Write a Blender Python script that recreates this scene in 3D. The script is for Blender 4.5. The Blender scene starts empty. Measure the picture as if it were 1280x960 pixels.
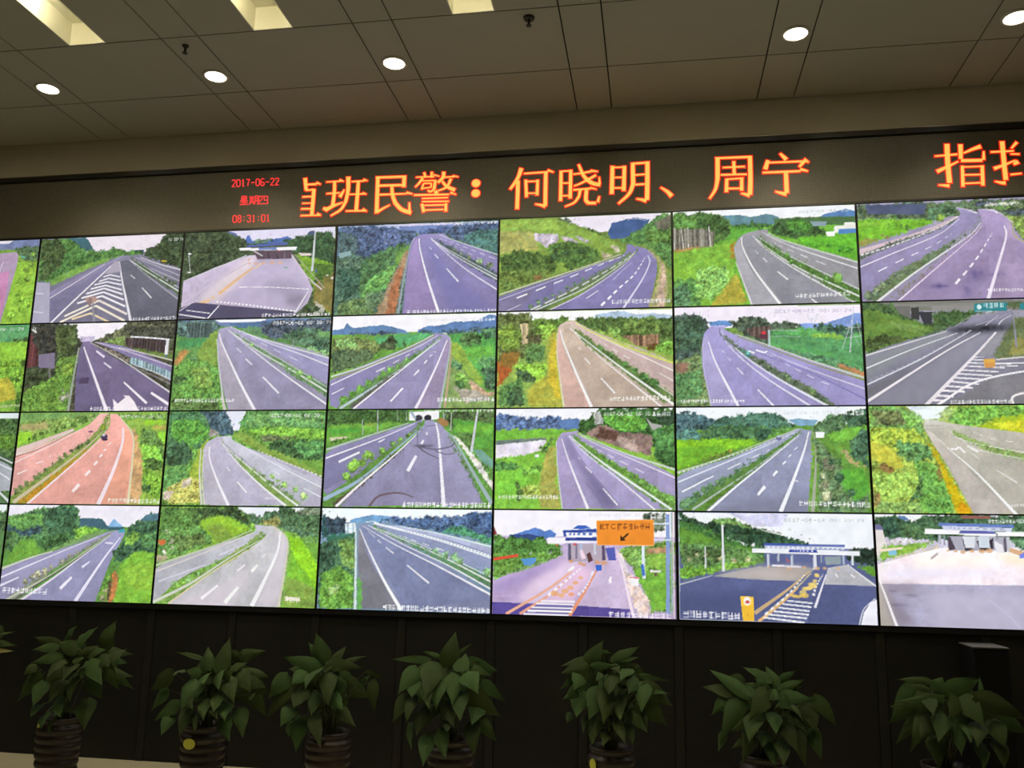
import bpy, bmesh, math, random
import numpy as np
from mathutils import Vector, Matrix

# ---------------------------------------------------------------- camera, world, exposure
scene = bpy.context.scene
COL = scene.collection
ZO = 2.04                                   # height of the middle of the video wall above the floor

cam_data = bpy.data.cameras.new('camera')
cam_data.sensor_width = 36.0
cam_data.lens = 1099.8251 / 1280 * 36.0
cam = bpy.data.objects.new('camera', cam_data)
COL.objects.link(cam)
cam.matrix_world = (Matrix.Translation((0.9209, -4.9672, -0.7933 + ZO)) @ Matrix.Rotation(0.1647, 4, 'Z')
                    @ Matrix.Rotation(1.7548, 4, 'X') @ Matrix.Rotation(0.018, 4, 'Z'))
scene.camera = cam

world = bpy.data.worlds.new('room_dark')
scene.world = world
world.use_nodes = True
world.node_tree.nodes['Background'].inputs[0].default_value = (0.02, 0.018, 0.014, 1)
world.node_tree.nodes['Background'].inputs[1].default_value = 1.0
vs = scene.view_settings
vs.view_transform = 'Standard'
vs.look = 'None'
vs.exposure = 0.0
vs.gamma = 1.0
vs.use_curve_mapping = False
DOWNLIGHT_POWER = 50.0
TUBE_STRENGTH = 72.0

# ---------------------------------------------------------------- helpers
def lin(c):
    c = np.asarray(c, float)
    return np.where(c <= .04045, c / 12.92, ((c + .055) / 1.055) ** 2.4)

def srgb(h):
    return tuple(lin([int(h[i:i + 2], 16) / 255 for i in (0, 2, 4)])) + (1.,)

def material(name, col, rough=.5, metal=0., noise_scale=0., noise_amt=0., emit=None, strength=0., bump=0., spec=.5, vary=0.):
    m = bpy.data.materials.new(name)
    m.use_nodes = True
    nt = m.node_tree
    b = nt.nodes['Principled BSDF']
    b.inputs['Base Color'].default_value = col
    b.inputs['Roughness'].default_value = rough
    b.inputs['Metallic'].default_value = metal
    b.inputs['Specular IOR Level'].default_value = spec
    if emit is not None:
        b.inputs['Emission Color'].default_value = emit
        b.inputs['Emission Strength'].default_value = strength
    if noise_scale:
        tc = nt.nodes.new('ShaderNodeTexCoord')
        n = nt.nodes.new('ShaderNodeTexNoise')
        n.inputs['Scale'].default_value = noise_scale
        n.inputs['Detail'].default_value = 5
        nt.links.new(tc.outputs['Object'], n.inputs['Vector'])
        if noise_amt:
            r = nt.nodes.new('ShaderNodeMapRange')
            r.inputs['To Min'].default_value = 1 - noise_amt
            r.inputs['To Max'].default_value = 1 + noise_amt
            nt.links.new(n.outputs['Fac'], r.inputs['Value'])
            x = nt.nodes.new('ShaderNodeMix')
            x.data_type = 'RGBA'; x.blend_type = 'MULTIPLY'
            x.inputs['Factor'].default_value = 1
            x.inputs['A'].default_value = col
            nt.links.new(r.outputs['Result'], x.inputs['B'])
            out = x.outputs['Result']
            if vary:
                oi = nt.nodes.new('ShaderNodeObjectInfo')
                hs = nt.nodes.new('ShaderNodeHueSaturation')
                r2 = nt.nodes.new('ShaderNodeMapRange')
                r2.inputs['To Min'].default_value = 1 - vary; r2.inputs['To Max'].default_value = 1 + vary
                nt.links.new(oi.outputs['Random'], r2.inputs['Value'])
                nt.links.new(r2.outputs['Result'], hs.inputs['Value'])
                r3 = nt.nodes.new('ShaderNodeMapRange')
                r3.inputs['To Min'].default_value = .47; r3.inputs['To Max'].default_value = .52
                nt.links.new(oi.outputs['Random'], r3.inputs['Value'])
                nt.links.new(r3.outputs['Result'], hs.inputs['Hue'])
                nt.links.new(out, hs.inputs['Color'])
                out = hs.outputs['Color']
            nt.links.new(out, b.inputs['Base Color'])
        if bump:
            bn = nt.nodes.new('ShaderNodeBump')
            bn.inputs['Strength'].default_value = bump
            bn.inputs['Distance'].default_value = .004
            nt.links.new(n.outputs['Fac'], bn.inputs['Height'])
            nt.links.new(bn.outputs['Normal'], b.inputs['Normal'])
    return m

M = {
    'soffit': material('painted_soffit', (.57, .52, .42, 1), .7, noise_scale=3, noise_amt=.06),
    'ceiling': material('ceiling_panel', (.41, .375, .295, 1), .75, noise_scale=6, noise_amt=.05),
    'void': material('ceiling_void', (.02, .018, .015, 1), .9, noise_scale=4, noise_amt=.1),
    'wall': material('beige_wall', (.45, .40, .31, 1), .8, noise_scale=2, noise_amt=.05),
    'floor': material('beige_floor', (.52, .48, .36, 1), .35, noise_scale=5, noise_amt=.08),
    'black': material('black_panel', (.0125, .0122, .0118, 1), .6, noise_scale=8, noise_amt=.15, spec=.25),
    'mullion': material('black_mullion', (.0140, .0136, .0130, 1), .55, noise_scale=8, noise_amt=.1, spec=.3),
    'bezel': material('black_bezel', (.012, .012, .013, 1), .4, noise_scale=20, noise_amt=.1, spec=.3),
    'trim': material('dark_metal_trim', (.018, .015, .012, 1), .35, noise_scale=10, noise_amt=.1),
    'lip': material('bright_metal_lip', (.55, .48, .38, 1), .25, metal=.8, noise_scale=30, noise_amt=.1),
    'trough': material('cream_enamel', (.85, .82, .68, 1), .5, noise_scale=8, noise_amt=.03),
    'tube': material('fluorescent_tube', (.9, .9, .8, 1), .4, noise_scale=5, noise_amt=.02, emit=(1., .92, .66, 1), strength=TUBE_STRENGTH),
    'lamp': material('downlight_lens', (.9, .9, .85, 1), .4, noise_scale=5, noise_amt=.02, emit=(1., .93, .78, 1), strength=7.0),
    'lamp_ring': material('white_enamel_ring', (.6, .56, .46, 1), .4, noise_scale=10, noise_amt=.05),
    'sprinkler': material('dull_metal', (.05, .045, .035, 1), .5, metal=.5, noise_scale=30, noise_amt=.1),
    'glow': material('amber_led', (.3, .1, .02, 1), .5, noise_scale=90, noise_amt=.1, emit=srgb('ffc45c'), strength=1.0),
    'glow_edge': material('red_led', (.2, .01, .01, 1), .5, noise_scale=90, noise_amt=.1, emit=srgb('e8220e'), strength=.95),
    'clock': material('red_clock_led', (.2, .01, .01, 1), .5, noise_scale=90, noise_amt=.1, emit=srgb('ff3a3c'), strength=1.0),
    'pot': material('brown_glazed_pot', (.032, .022, .018, 1), .42, noise_scale=12, noise_amt=.25),
    'soil': material('potting_soil', (.02, .014, .009, 1), .95, noise_scale=60, noise_amt=.4, bump=.6),
    'leaf': material('leaf_green', (.040, .070, .022, 1), .65, noise_scale=25, noise_amt=.15, vary=.3, spec=.12),
    'leaf_old': material('leaf_yellowed', (.22, .20, .05, 1), .5, noise_scale=25, noise_amt=.15),
    'stalk': material('leaf_stalk', (.06, .075, .03, 1), .5, noise_scale=25, noise_amt=.15),
    'tag': material('yellow_round_tag', (.82, .86, .13, 1), .5, noise_scale=40, noise_amt=.12),
    'tower': material('black_box', (.008, .008, .008, 1), .7, noise_scale=20, noise_amt=.1, spec=.1),
    'tower_top': material('grey_box_lid', (.10, .10, .09, 1), .5, noise_scale=20, noise_amt=.1),  # the box is black; light from above is put into this grey
}

def box(bm, x0, x1, y0, y1, z0, z1):
    v = [bm.verts.new(p) for p in ((x0, y0, z0), (x1, y0, z0), (x1, y1, z0), (x0, y1, z0), (x0, y0, z1), (x1, y0, z1), (x1, y1, z1), (x0, y1, z1))]
    for f in ((0, 3, 2, 1), (4, 5, 6, 7), (0, 1, 5, 4), (1, 2, 6, 5), (2, 3, 7, 6), (3, 0, 4, 7)):
        bm.faces.new([v[i] for i in f])

def lathe(bm, profile, n=32, cx=0., cy=0.):
    rings = []
    for r, z in profile:
        rings.append([bm.verts.new((cx + r * math.cos(2 * math.pi * k / n), cy + r * math.sin(2 * math.pi * k / n), z)) for k in range(n)])
    for a, b in zip(rings, rings[1:]):
        for k in range(n):
            bm.faces.new((a[k], a[(k + 1) % n], b[(k + 1) % n], b[k]))
    return rings

def link(name, me, mat, parent=None, loc=None, smooth=False):
    o = bpy.data.objects.new(name, me)
    COL.objects.link(o)
    for mm in (mat if isinstance(mat, (list, tuple)) else [mat]):
        if mm is not None and len(me.materials) < (len(mat) if isinstance(mat, (list, tuple)) else 1):
            me.materials.append(mm)
    if parent is not None:
        o.parent = parent
    if loc is not None:
        o.location = loc
    if smooth:
        me.polygons.foreach_set('use_smooth', [True] * len(me.polygons))
    return o

def obj(name, bm, mat, parent=None, loc=None, smooth=False, fix=True):
    me = bpy.data.meshes.new(name)
    if fix:
        bmesh.ops.recalc_face_normals(bm, faces=bm.faces[:])
    bm.to_mesh(me)
    bm.free()
    return link(name, me, mat, parent, loc, smooth)

def boxobj(name, dims, mat, parent=None, bevel=0.):
    bm = bmesh.new()
    box(bm, *dims)
    if bevel:
        bmesh.ops.bevel(bm, geom=bm.edges[:], offset=bevel, segments=1, affect='EDGES')
    return obj(name, bm, mat, parent)

def thing(name, label, cat, loc=(0, 0, 0), group=None):
    o = bpy.data.objects.new(name, None)
    COL.objects.link(o)
    o.empty_display_size = .1
    o.location = loc
    o['label'] = label
    o['category'] = cat
    if group:
        o['group'] = group
    return o

def struct(o, label):
    o['kind'] = 'structure'
    o['label'] = label
    o['category'] = o.name.split('_')[0].split('.')[0]
    return o

# ---------------------------------------------------------------- the room shell
CW, CH = 1.026, .580                         # one monitor of the video wall
XL, XR = -4 * CW, 3 * CW                      # the video wall runs from XL to XR
ZTOP, ZBOT = 2 * CH + ZO, -2 * CH + ZO        # its upper and lower edge
ZC = 1.825 + ZO                               # ceiling height
RX0, RX1, RY = -6.6, 5.6, -8.4                # the room

struct(boxobj('floor', (RX0 - .2, RX1 + .2, RY - .2, .4, -.12, 0), M['floor']), 'beige polished floor in front of the black panels')
bm = bmesh.new()
box(bm, RX0, RX1, .16, .4, 0, ZC + .4)                        # masonry behind the video wall
box(bm, RX0, RX1, -.016, .16, 1.592 + ZO, ZC + .012)          # painted soffit above the sign
box(bm, RX0, XL - .04, -.016, .16, 0, 1.592 + ZO)             # wall beside the video wall
box(bm, XR + .04, RX1, -.016, .16, 0, 1.592 + ZO)
struct(obj('wall_front', bm, M['soffit']), 'plain brownish wall band between the sign and the ceiling')
struct(boxobj('wall_left', (RX0 - .2, RX0, RY, .4, 0, ZC + .4), M['wall']), 'plain beige side wall at the left')
struct(boxobj('wall_right', (RX1, RX1 + .2, RY, .4, 0, ZC + .4), M['wall']), 'plain beige side wall at the right')
struct(boxobj('wall_back', (RX0 - .2, RX1 + .2, RY - .2, RY, 0, ZC + .4), M['wall']), 'plain beige wall behind the viewer')

# black panelling under the screens
lower = struct(boxobj('wall_lower', (XL - .04, XR + .04, .05, .16, 0, ZBOT - .002), M['black']), 'black panelled base under the video wall')
pm = None
n_panel = int(round((XR - XL) / (CW / 2)))
for k in range(n_panel):
    x0 = XL + k * CW / 2
    if pm is None:
        bm = bmesh.new()
        box(bm, .0245, CW / 2 - .0245, .010, .05, .0, ZBOT - .03)
        bmesh.ops.bevel(bm, geom=bm.edges[:], offset=.003, segments=1, affect='EDGES')
        p = obj('panel', bm, M['black'], lower, (x0, 0, 0))
        pm = p.data
        bm = bmesh.new()
        box(bm, -.024, .024, .004, .05, .0, ZBOT - .03)
        bmesh.ops.bevel(bm, geom=bm.edges[:], offset=.003, segments=1, affect='EDGES')
        q = obj('mullion', bm, M['mullion'], lower, (x0, 0, 0))
        qm = q.data
    else:
        link('panel', pm, None, lower, (x0, 0, 0))
        link('mullion', qm, None, lower, (x0, 0, 0))
link('mullion', qm, None, lower, (XR, 0, 0))
boxobj('rail', (XL - .04, XR + .04, -.004, .05, ZBOT - .028, ZBOT - .003), M['bezel'], lower)

# ceiling: panels with open joints under a dark void
bm = bmesh.new()
box(bm, RX0, RX1, RY, .16, ZC + .33, ZC + .4)
ceil = struct(obj('ceiling', bm, M['void']), 'suspended ceiling of large panels with dark joints')
boxobj('panel', (RX0, RX1, RY, -2.866, ZC, ZC + .02), M['ceiling'], ceil)
JO = .0035
SX, SP, SHW = -2.597, 1.0575, .104
rows = [(-.02, -.5), (-.5, -1.08), (-1.08, -2.28), (-2.28, -2.86)]
def ceiling_panel(x0, x1, y1, y0):
    if x1 - x0 < .03:
        return
    bm = bmesh.new()
    box(bm, x0 + JO, x1 - JO, y0 + JO, y1 - JO, ZC, ZC + .012)
    obj('panel', bm, M['ceiling'], ceil)
for ri, (ya, yb) in enumerate(rows):
    for k in range(-4, 9):
        c = SX + SP * k
        a, b = c - SHW, c + SHW
        if b > RX0 and a < RX1:
            ceiling_panel(max(a, RX0), min(b, RX1), ya, yb)
        e = SX + SP * (k + 1) - SHW
        if e > RX0 and b < RX1:
            if ri == 2:
                m = (b + e) / 2
                ceiling_panel(max(b, RX0), min(m - .106, RX1), ya, yb)
                ceiling_panel(max(m + .106, RX0), min(e, RX1), ya, yb)
            else:
                ceiling_panel(max(b, RX0), min(e, RX1), ya, yb)

# recessed light troughs
TROUGH = {-1: 'recessed cream light trough beyond the left edge of the picture',
          0: 'recessed cream light trough in the ceiling at the far left corner',
          1: 'glowing recessed light trough, middle one of the three cut by the top edge',
          2: 'short visible end of a recessed light trough, nearest the round sprinkler',
          3: 'recessed cream light trough past the right end of the trough row',
          4: 'recessed cream light trough at the outer right of the ceiling'}
for k, lab in TROUGH.items():
    m = SX + SP * (k + .5)
    t = thing('recessed_light', lab, 'ceiling light', (m, -1.68, ZC), 'recessed light troughs')
    w, l, d = .104, .598, .13
    for nm, dims in (('side_wall', (-w - .006, -w, -l, l, 0, d)), ('side_wall', (w, w + .006, -l, l, 0, d)),
                     ('end_wall', (-w, w, l - .006, l, 0, d)), ('end_wall', (-w, w, -l, -l + .006, 0, d)),
                     ('top_plate', (-w, w, -l, l, d, d + .006))):
        boxobj(nm, dims, M['trough'], t)
    bm = bmesh.new()
    bmesh.ops.create_cone(bm, cap_ends=True, segments=12, radius1=.014, radius2=.014, depth=.80,
                          matrix=Matrix.Translation((0, -.145, d - .03)) @ Matrix.Rotation(math.pi / 2, 4, 'X'))
    obj('tube', bm, M['tube'], t)

# downlights
LAMPS = [(-2.598, 'bright round downlight at the left edge of the ceiling'),
         (-1.536, 'bright round downlight below the dark sprinkler with the bracket'),
         (-.481, 'bright round downlight above the lit sign, third from the left'),
         (1.651, 'bright round downlight high on the right half of the ceiling'),
         (2.699, 'bright round downlight cut by the right edge of the picture')]
for x, lab in LAMPS:
    t = thing('downlight', lab, 'ceiling light', (x, -.69, ZC), 'round ceiling downlights')
    bm = bmesh.new()
    lathe(bm, [(.057, -.002), (.059, -.008), (.066, -.008), (.072, -.002), (.072, .0), (.057, .0)], 32)
    obj('trim_ring', bm, M['lamp_ring'], t, smooth=True)
    bm = bmesh.new()
    rings = lathe(bm, [(.058, -.005), (.045, -.011), (.022, -.015), (.004, -.016)], 32)
    bm.faces.new(rings[-1])
    obj('lens', bm, M['lamp'], t, smooth=True)
    ld = bpy.data.lights.new('downlight_beam', 'SPOT')
    ld.energy = DOWNLIGHT_POWER
    ld.color = (1., .86, .62)
    ld.spot_size = math.radians(130)
    ld.spot_blend = .9
    ld.shadow_soft_size = .06
    lo = bpy.data.objects.new('downlight_beam', ld)
    COL.objects.link(lo)
    lo.parent = t
    lo.location = (0, 0, -.03)

# sprinklers
for x, y, lab, tilt in ((-1.547, -1.002, 'small dark sprinkler head left of the second downlight', .3),
                        (.315, -1.006, 'round dark sprinkler head near the top centre of the ceiling', 0.)):
    t = thing('sprinkler', lab, 'sprinkler', (x, y, ZC), 'ceiling sprinklers')
    bm = bmesh.new()
    r = .026 if tilt == 0 else .014
    lathe(bm, [(.002, -.012), (r, -.010), (r + .004, 0), (.002, 0)], 20)
    obj('escutcheon', bm, M['sprinkler'], t, smooth=True)
    bm = bmesh.new()
    lathe(bm, [(.001, -.042), (.007, -.042), (.006, -.008), (.001, -.008)], 10)
    obj('stem', bm, M['sprinkler'], t)
    bm = bmesh.new()
    lathe(bm, [(.001, -.046), (.014, -.046), (.014, -.042), (.001, -.042)], 14)
    obj('deflector', bm, M['sprinkler'], t)
# ---------------------------------------------------------------- picture painter (camera feeds on the monitors)
PW, PH = 400, 226                    # working raster, halved to the 200 x 113 colour grid of a monitor face
_rng = np.random.default_rng(7)

def _field(step):
    gw, gh = PW // step + 4, PH // step + 4
    g = _rng.random((gh, gw)) - .5
    ys = np.arange(PH) / step; xs = np.arange(PW) / step
    y0 = ys.astype(int); x0 = xs.astype(int)
    fy = ys - y0; fx = xs - x0
    fy = (fy * fy * (3 - 2 * fy))[:, None]; fx = (fx * fx * (3 - 2 * fx))[None, :]
    a = g[np.ix_(y0, x0)]; b = g[np.ix_(y0, x0 + 1)]; c = g[np.ix_(y0 + 1, x0)]; d = g[np.ix_(y0 + 1, x0 + 1)]
    return ((a * (1 - fx) + b * fx) * (1 - fy) + (c * (1 - fx) + d * fx) * fy) * 2
NOISE = {s: _field(s) for s in (2, 4, 7, 14, 30)}
_vert = np.repeat(_field(3)[:1, :], PH, 0)

def noise(s, key):
    n = NOISE[s]
    return np.roll(n, ((key * 37) % PH, (key * 91) % PW), (0, 1))

def texture(kind, key):
    if kind == 't':
        n = .45 * noise(14, key) + .6 * noise(7, key + 3) + .65 * noise(4, key + 5) + .6 * noise(2, key + 9)
        return 1 + .42 * n, .05
    if kind == 'b':
        n = .4 * noise(14, key) + .5 * noise(7, key + 3) + .7 * noise(4, key + 5) + .65 * noise(2, key + 9)
        return 1 + .36 * n, .06
    if kind == 'g':
        n = .5 * noise(14, key) + .35 * noise(7, key + 3) + .4 * noise(4, key + 5) + .35 * noise(2, key + 9)
        return 1 + .22 * n, .05
    if kind == 'r':
        n = .5 * noise(14, key) + .6 * noise(7, key + 3) + .5 * noise(4, key + 5)
        return 1 + .25 * n, .03
    if kind == 'v':
        return 1 + .36 * np.roll(_vert, (key * 17) % PW, 1) + .15 * noise(4, key), .03
    if kind == 'a':
        return 1 + .06 * noise(30, key) + .035 * noise(7, key + 2) + .03 * noise(2, key + 4), .01
    if kind == 'w':
        return 1 + .10 * noise(14, key) + .05 * noise(4, key), .02
    return 1 + .03 * noise(14, key), 0.
ROUGH = {'t': 5.5, 'b': 4.2, 'g': 2.2, 'r': 2.5, 'w': 1.2, 'v': 1.5, 'a': .3, 'p': .3, 's': 1.5}
SATURATION = {'a': .70, 's': .70, 't': .92, 'b': 1.0, 'g': 1.04, 'w': .9}

def rgb(h):
    return np.array([int(h[i:i + 2], 16) / 255 for i in (0, 2, 4)])

def points(tokens):
    return np.array([[float(a) for a in t.split(',')] for t in tokens]) * (PW / 1000)

def smooth(p, per=7):
    if len(p) < 3:
        return p
    q = np.vstack([2 * p[0] - p[1], p, 2 * p[-1] - p[-2]])
    out = []
    for i in range(1, len(q) - 2):
        a, b, c, d = q[i - 1], q[i], q[i + 1], q[i + 2]
        for t in np.arange(per) / per:
            out.append(.5 * (2 * b + (c - a) * t + (2 * a - 5 * b + 4 * c - d) * t * t + (3 * b - a - 3 * c + d) * t ** 3))
    out.append(p[-1])
    return np.array(out)

def coverage(poly, rough=0., key=0):
    m = rough + (14 if rough == 1.5 else 7)
    x0 = max(0, int(poly[:, 0].min() - m)); x1 = min(PW, int(poly[:, 0].max() + m) + 1)
    y0 = max(0, int(poly[:, 1].min() - m)); y1 = min(PH, int(poly[:, 1].max() + m) + 1)
    if x0 >= x1 or y0 >= y1:
        return None
    yy, xx = np.mgrid[y0:y1, x0:x1].astype(float) + .5
    if rough > .5:
        sl = np.s_[y0:y1, x0:x1]
        xx = xx + rough * (noise(7, key)[sl] * .8 + noise(4, key + 1)[sl] * .7)
        yy = yy + rough * (noise(7, key + 11)[sl] * .8 + noise(4, key + 12)[sl] * .7)
    inside = np.zeros(xx.shape, bool)
    n = len(poly)
    for i in range(n):
        ax, ay = poly[i]; bx, by = poly[(i + 1) % n]
        if ay == by:
            continue
        c = (ay > yy) != (by > yy)
        inside ^= c & (xx < (bx - ax) * (yy - ay) / (by - ay) + ax)
    return (y0, y1, x0, x1), inside

SOFT = {'s': 8, 't': 2, 'b': 3, 'g': 4, 'r': 2}
FAR = 1 + .16 * (np.linspace(1, 0, PH)[:, None] ** 1.5 - .25) + np.zeros((1, PW))

def blur(f, r):
    k = 2 * r + 1
    for _ in range(2):
        c = np.cumsum(np.pad(f, ((r + 1, r), (0, 0)), mode='edge'), 0)
        f = (c[k:] - c[:-k]) / k
        c = np.cumsum(np.pad(f, ((0, 0), (r + 1, r)), mode='edge'), 1)
        f = (c[:, k:] - c[:, :-k]) / k
    return f

def lay(img, poly, col, kind, key, alpha=1.):
    r = coverage(poly, ROUGH.get(kind, .3), key)
    if r is None:
        return
    (y0, y1, x0, x1), ins = r
    sl = np.s_[y0:y1, x0:x1]
    mul, tint = texture(kind, key)
    g = col.mean()
    col = g + (col - g) * (.97 if kind in 'as' and col[0] > col[2] else SATURATION.get(kind, .95))
    if kind in 'gb' and col[1] > col[0] > .72 * col[1] and col[1] > 1.4 * col[2]:
        col = col * np.array([.90, 1.0, 1.05])
    if kind == 't' and col[2] > col[1]:
        g = col.mean(); col = g + (col - g) * .72
    if kind in 'as':
        col = col * 1.05
        mul = mul * FAR
    if kind in SOFT:
        f = blur(ins.astype(float), SOFT[kind])
        if kind != 's':
            f = np.clip((f - .5 + .34 * noise(2, key + 31)[sl] + .22 * noise(4, key + 33)[sl]) * 3.2 + .5, 0, 1)
        alpha = f[..., None] * alpha
        c = col * mul[sl][..., None]
        if tint:
            c = c * (1 + tint * noise(7, key + 21)[sl][..., None] * np.array([1., .15, -.9]))
        reg = img[sl]
        reg[:] = reg * (1 - alpha) + np.clip(c, 0, 1) * alpha
        return
    m = mul[sl][..., None]
    c = col * m
    if tint:
        c = c * (1 + tint * noise(7, key + 21)[sl][..., None] * np.array([1., .15, -.9]))
    reg = img[sl]
    reg[ins] = reg[ins] * (1 - alpha) + np.clip(c, 0, 1)[ins] * alpha

def ribbon(p, w0, w1):
    d = np.gradient(p, axis=0)
    d /= np.maximum(np.linalg.norm(d, axis=1), 1e-6)[:, None]
    nrm = np.c_[-d[:, 1], d[:, 0]]
    L = np.r_[0, np.cumsum(np.linalg.norm(np.diff(p, axis=0), axis=1))]
    w = (w0 + (w1 - w0) * L / max(L[-1], 1e-6))[:, None] / 2
    w = np.maximum(w * .82, .5)
    return np.vstack([p + nrm * w, (p - nrm * w)[::-1]])

FONT = {'0': '69996', '1': '26227', '2': '61687', '3': '61216', '4': '99711', '5': 'e8e1e', '6': '68e96', '7': 'f1244', '8': '69696',
        '9': '69716', '-': '00700', ':': '04040', 'E': 'f8e8f', 'T': 'e4444', 'C': '78887', '_': '00000'}

def blocktext(img, col, h, a, b, text):
    d = (b - a) / max(len(text), 1)
    for i, ch in enumerate(text):
        o = a + d * i
        if ch in FONT:
            rows = FONT[ch]
            for r, bits in enumerate(rows):
                for k in range(4):
                    if int(bits, 16) >> (3 - k) & 1:
                        p = o + d * (k / 4.6) + np.array([0, h * (r / 5 - .5)])
                        e = d / 4.6
                        lay(img, np.array([p, p + e, p + e + [0, h / 5], p + [0, h / 5]]), col, 'p', 1, .85)
        else:
            glyph(img, col, h, o, d, ord(ch))

def glyph(img, col, h, o, d, key):
    r = np.random.default_rng(key)
    for _ in range(3):
        y = r.uniform(-.45, .4)
        p = o + d * .08 + np.array([0, h * y]); e = d * .8
        lay(img, np.array([p, p + e, p + e + [0, h * .13], p + [0, h * .13]]), col, 'p', 1, .8)
    for _ in range(2):
        x = r.uniform(.05, .75)
        p = o + d * x + np.array([0, -h * .5]); e = d * .14
        lay(img, np.array([p, p + e, p + e + [0, h], p + [0, h]]), col, 'p', 1, .8)

def paint(spec, seed):
    img = np.zeros((PH, PW, 3)) + .3
    full = np.array([[-9, -9], [PW + 9, -9], [PW + 9, PH + 9], [-9, PH + 9]], float)
    s = PW / 1000
    for k, line in enumerate(spec.split('\n')):
        t = line.split(); o = t[0]; col = rgb(t[1]); key = seed * 53 + k * 7
        if o == 'F':
            lay(img, full, col, t[2], key)
        elif o == 'P':
            lay(img, points(t[3:]), col, t[2], key)
        elif o == 'R':
            i = t.index('|')
            lay(img, np.vstack([smooth(points(t[3:i])), smooth(points(t[i + 1:]))[::-1]]), col, t[2], key)
        elif o == 'L':
            lay(img, ribbon(smooth(points(t[4:])), float(t[2]) * s, float(t[3]) * s), col, 'p', key, .95)
        elif o == 'K':
            p = points(t[4:])
            for a, b in zip(p, p[1:]):
                lay(img, ribbon(np.array([a, b]), float(t[2]) * s, float(t[3]) * s), col, 'p', key, .95)
        elif o == 'D':
            p = smooth(points(t[6:]), 16)
            L = np.r_[0, np.cumsum(np.linalg.norm(np.diff(p, axis=0), axis=1))]
            n = int(t[4]); duty = float(t[5]); w0 = float(t[2]) * s; w1 = float(t[3]) * s
            pw = 1. if n > 14 else 1.6
            for i in range(n):
                f0 = (i / n) ** pw; f1 = ((i + duty) / n) ** pw
                q = np.linspace(f0, f1, 5) * L[-1]
                seg = np.c_[np.interp(q, L, p[:, 0]), np.interp(q, L, p[:, 1])]
                lay(img, ribbon(seg, w0 + (w1 - w0) * f0, w0 + (w1 - w0) * f1), col, 'p', key, .95)
        elif o == 'B':
            p = smooth(points(t[5:]), 10); n = int(t[4]); r0 = float(t[2]) * s; r1 = float(t[3]) * s
            rr = np.random.default_rng(key)
            an = np.linspace(0, 2 * np.pi, 12, endpoint=False)
            for i in range(n):
                f = (i + .5) / n
                c = p[min(len(p) - 1, int(f * len(p)))] + rr.normal(0, .18, 2) * (r0 + (r1 - r0) * f)
                r = (r0 + (r1 - r0) * f) * rr.uniform(.8, 1.15)
                e = np.c_[np.cos(an) * r * 1.1, np.sin(an) * r * .9]
                if col[0] > col[1] * 1.02:
                    lay(img, c + e * [.9, .7], col, 'p', key + i, .75)
                    continue
                lay(img, c + e + [0, r * .3], col * .78, 'b', key + i)
                lay(img, c + e * .85 - [0, r * .15], col * rr.uniform(.95, 1.1), 'b', key + i + 3)
        elif o == 'N':
            a, b = points(t[3:5])
            blocktext(img, col, float(t[2]) * s, a, b, t[5])
        elif o == 'X':
            a, b = points(t[3:5]); h = float(t[2]) * s
            n = max(1, int(np.linalg.norm(b - a) / (h * .85)))
            for i in range(n):
                glyph(img, col, h, a + (b - a) * i / n, (b - a) / n, int(t[5]) * 31 + i)
        elif o == 'E':
            c = points(t[4:5])[0]; an = np.linspace(0, 2 * np.pi, 20, endpoint=False)
            lay(img, c + np.c_[np.cos(an) * float(t[2]) * s, np.sin(an) * float(t[3]) * s], col, 'p', key)
        elif o == 'G':
            c = points(t[5:6])[0]; rx = float(t[3]) * s; ry = float(t[4]) * s
            yy, xx = np.mgrid[0:PH, 0:PW]
            m = (float(t[2]) * np.exp(-(((xx - c[0]) / rx) ** 2 + ((yy - c[1]) / ry) ** 2)) * (1 + .5 * noise(7, key)))[..., None]
            m = np.clip(m, 0, 1)
            img = img * (1 - m) + col * m
    sharp = img + .35 * (img - np.stack([blur(img[..., q], 2) for q in range(3)], -1))
    return np.clip(sharp * 1.02, 0, 1) ** .92
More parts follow.
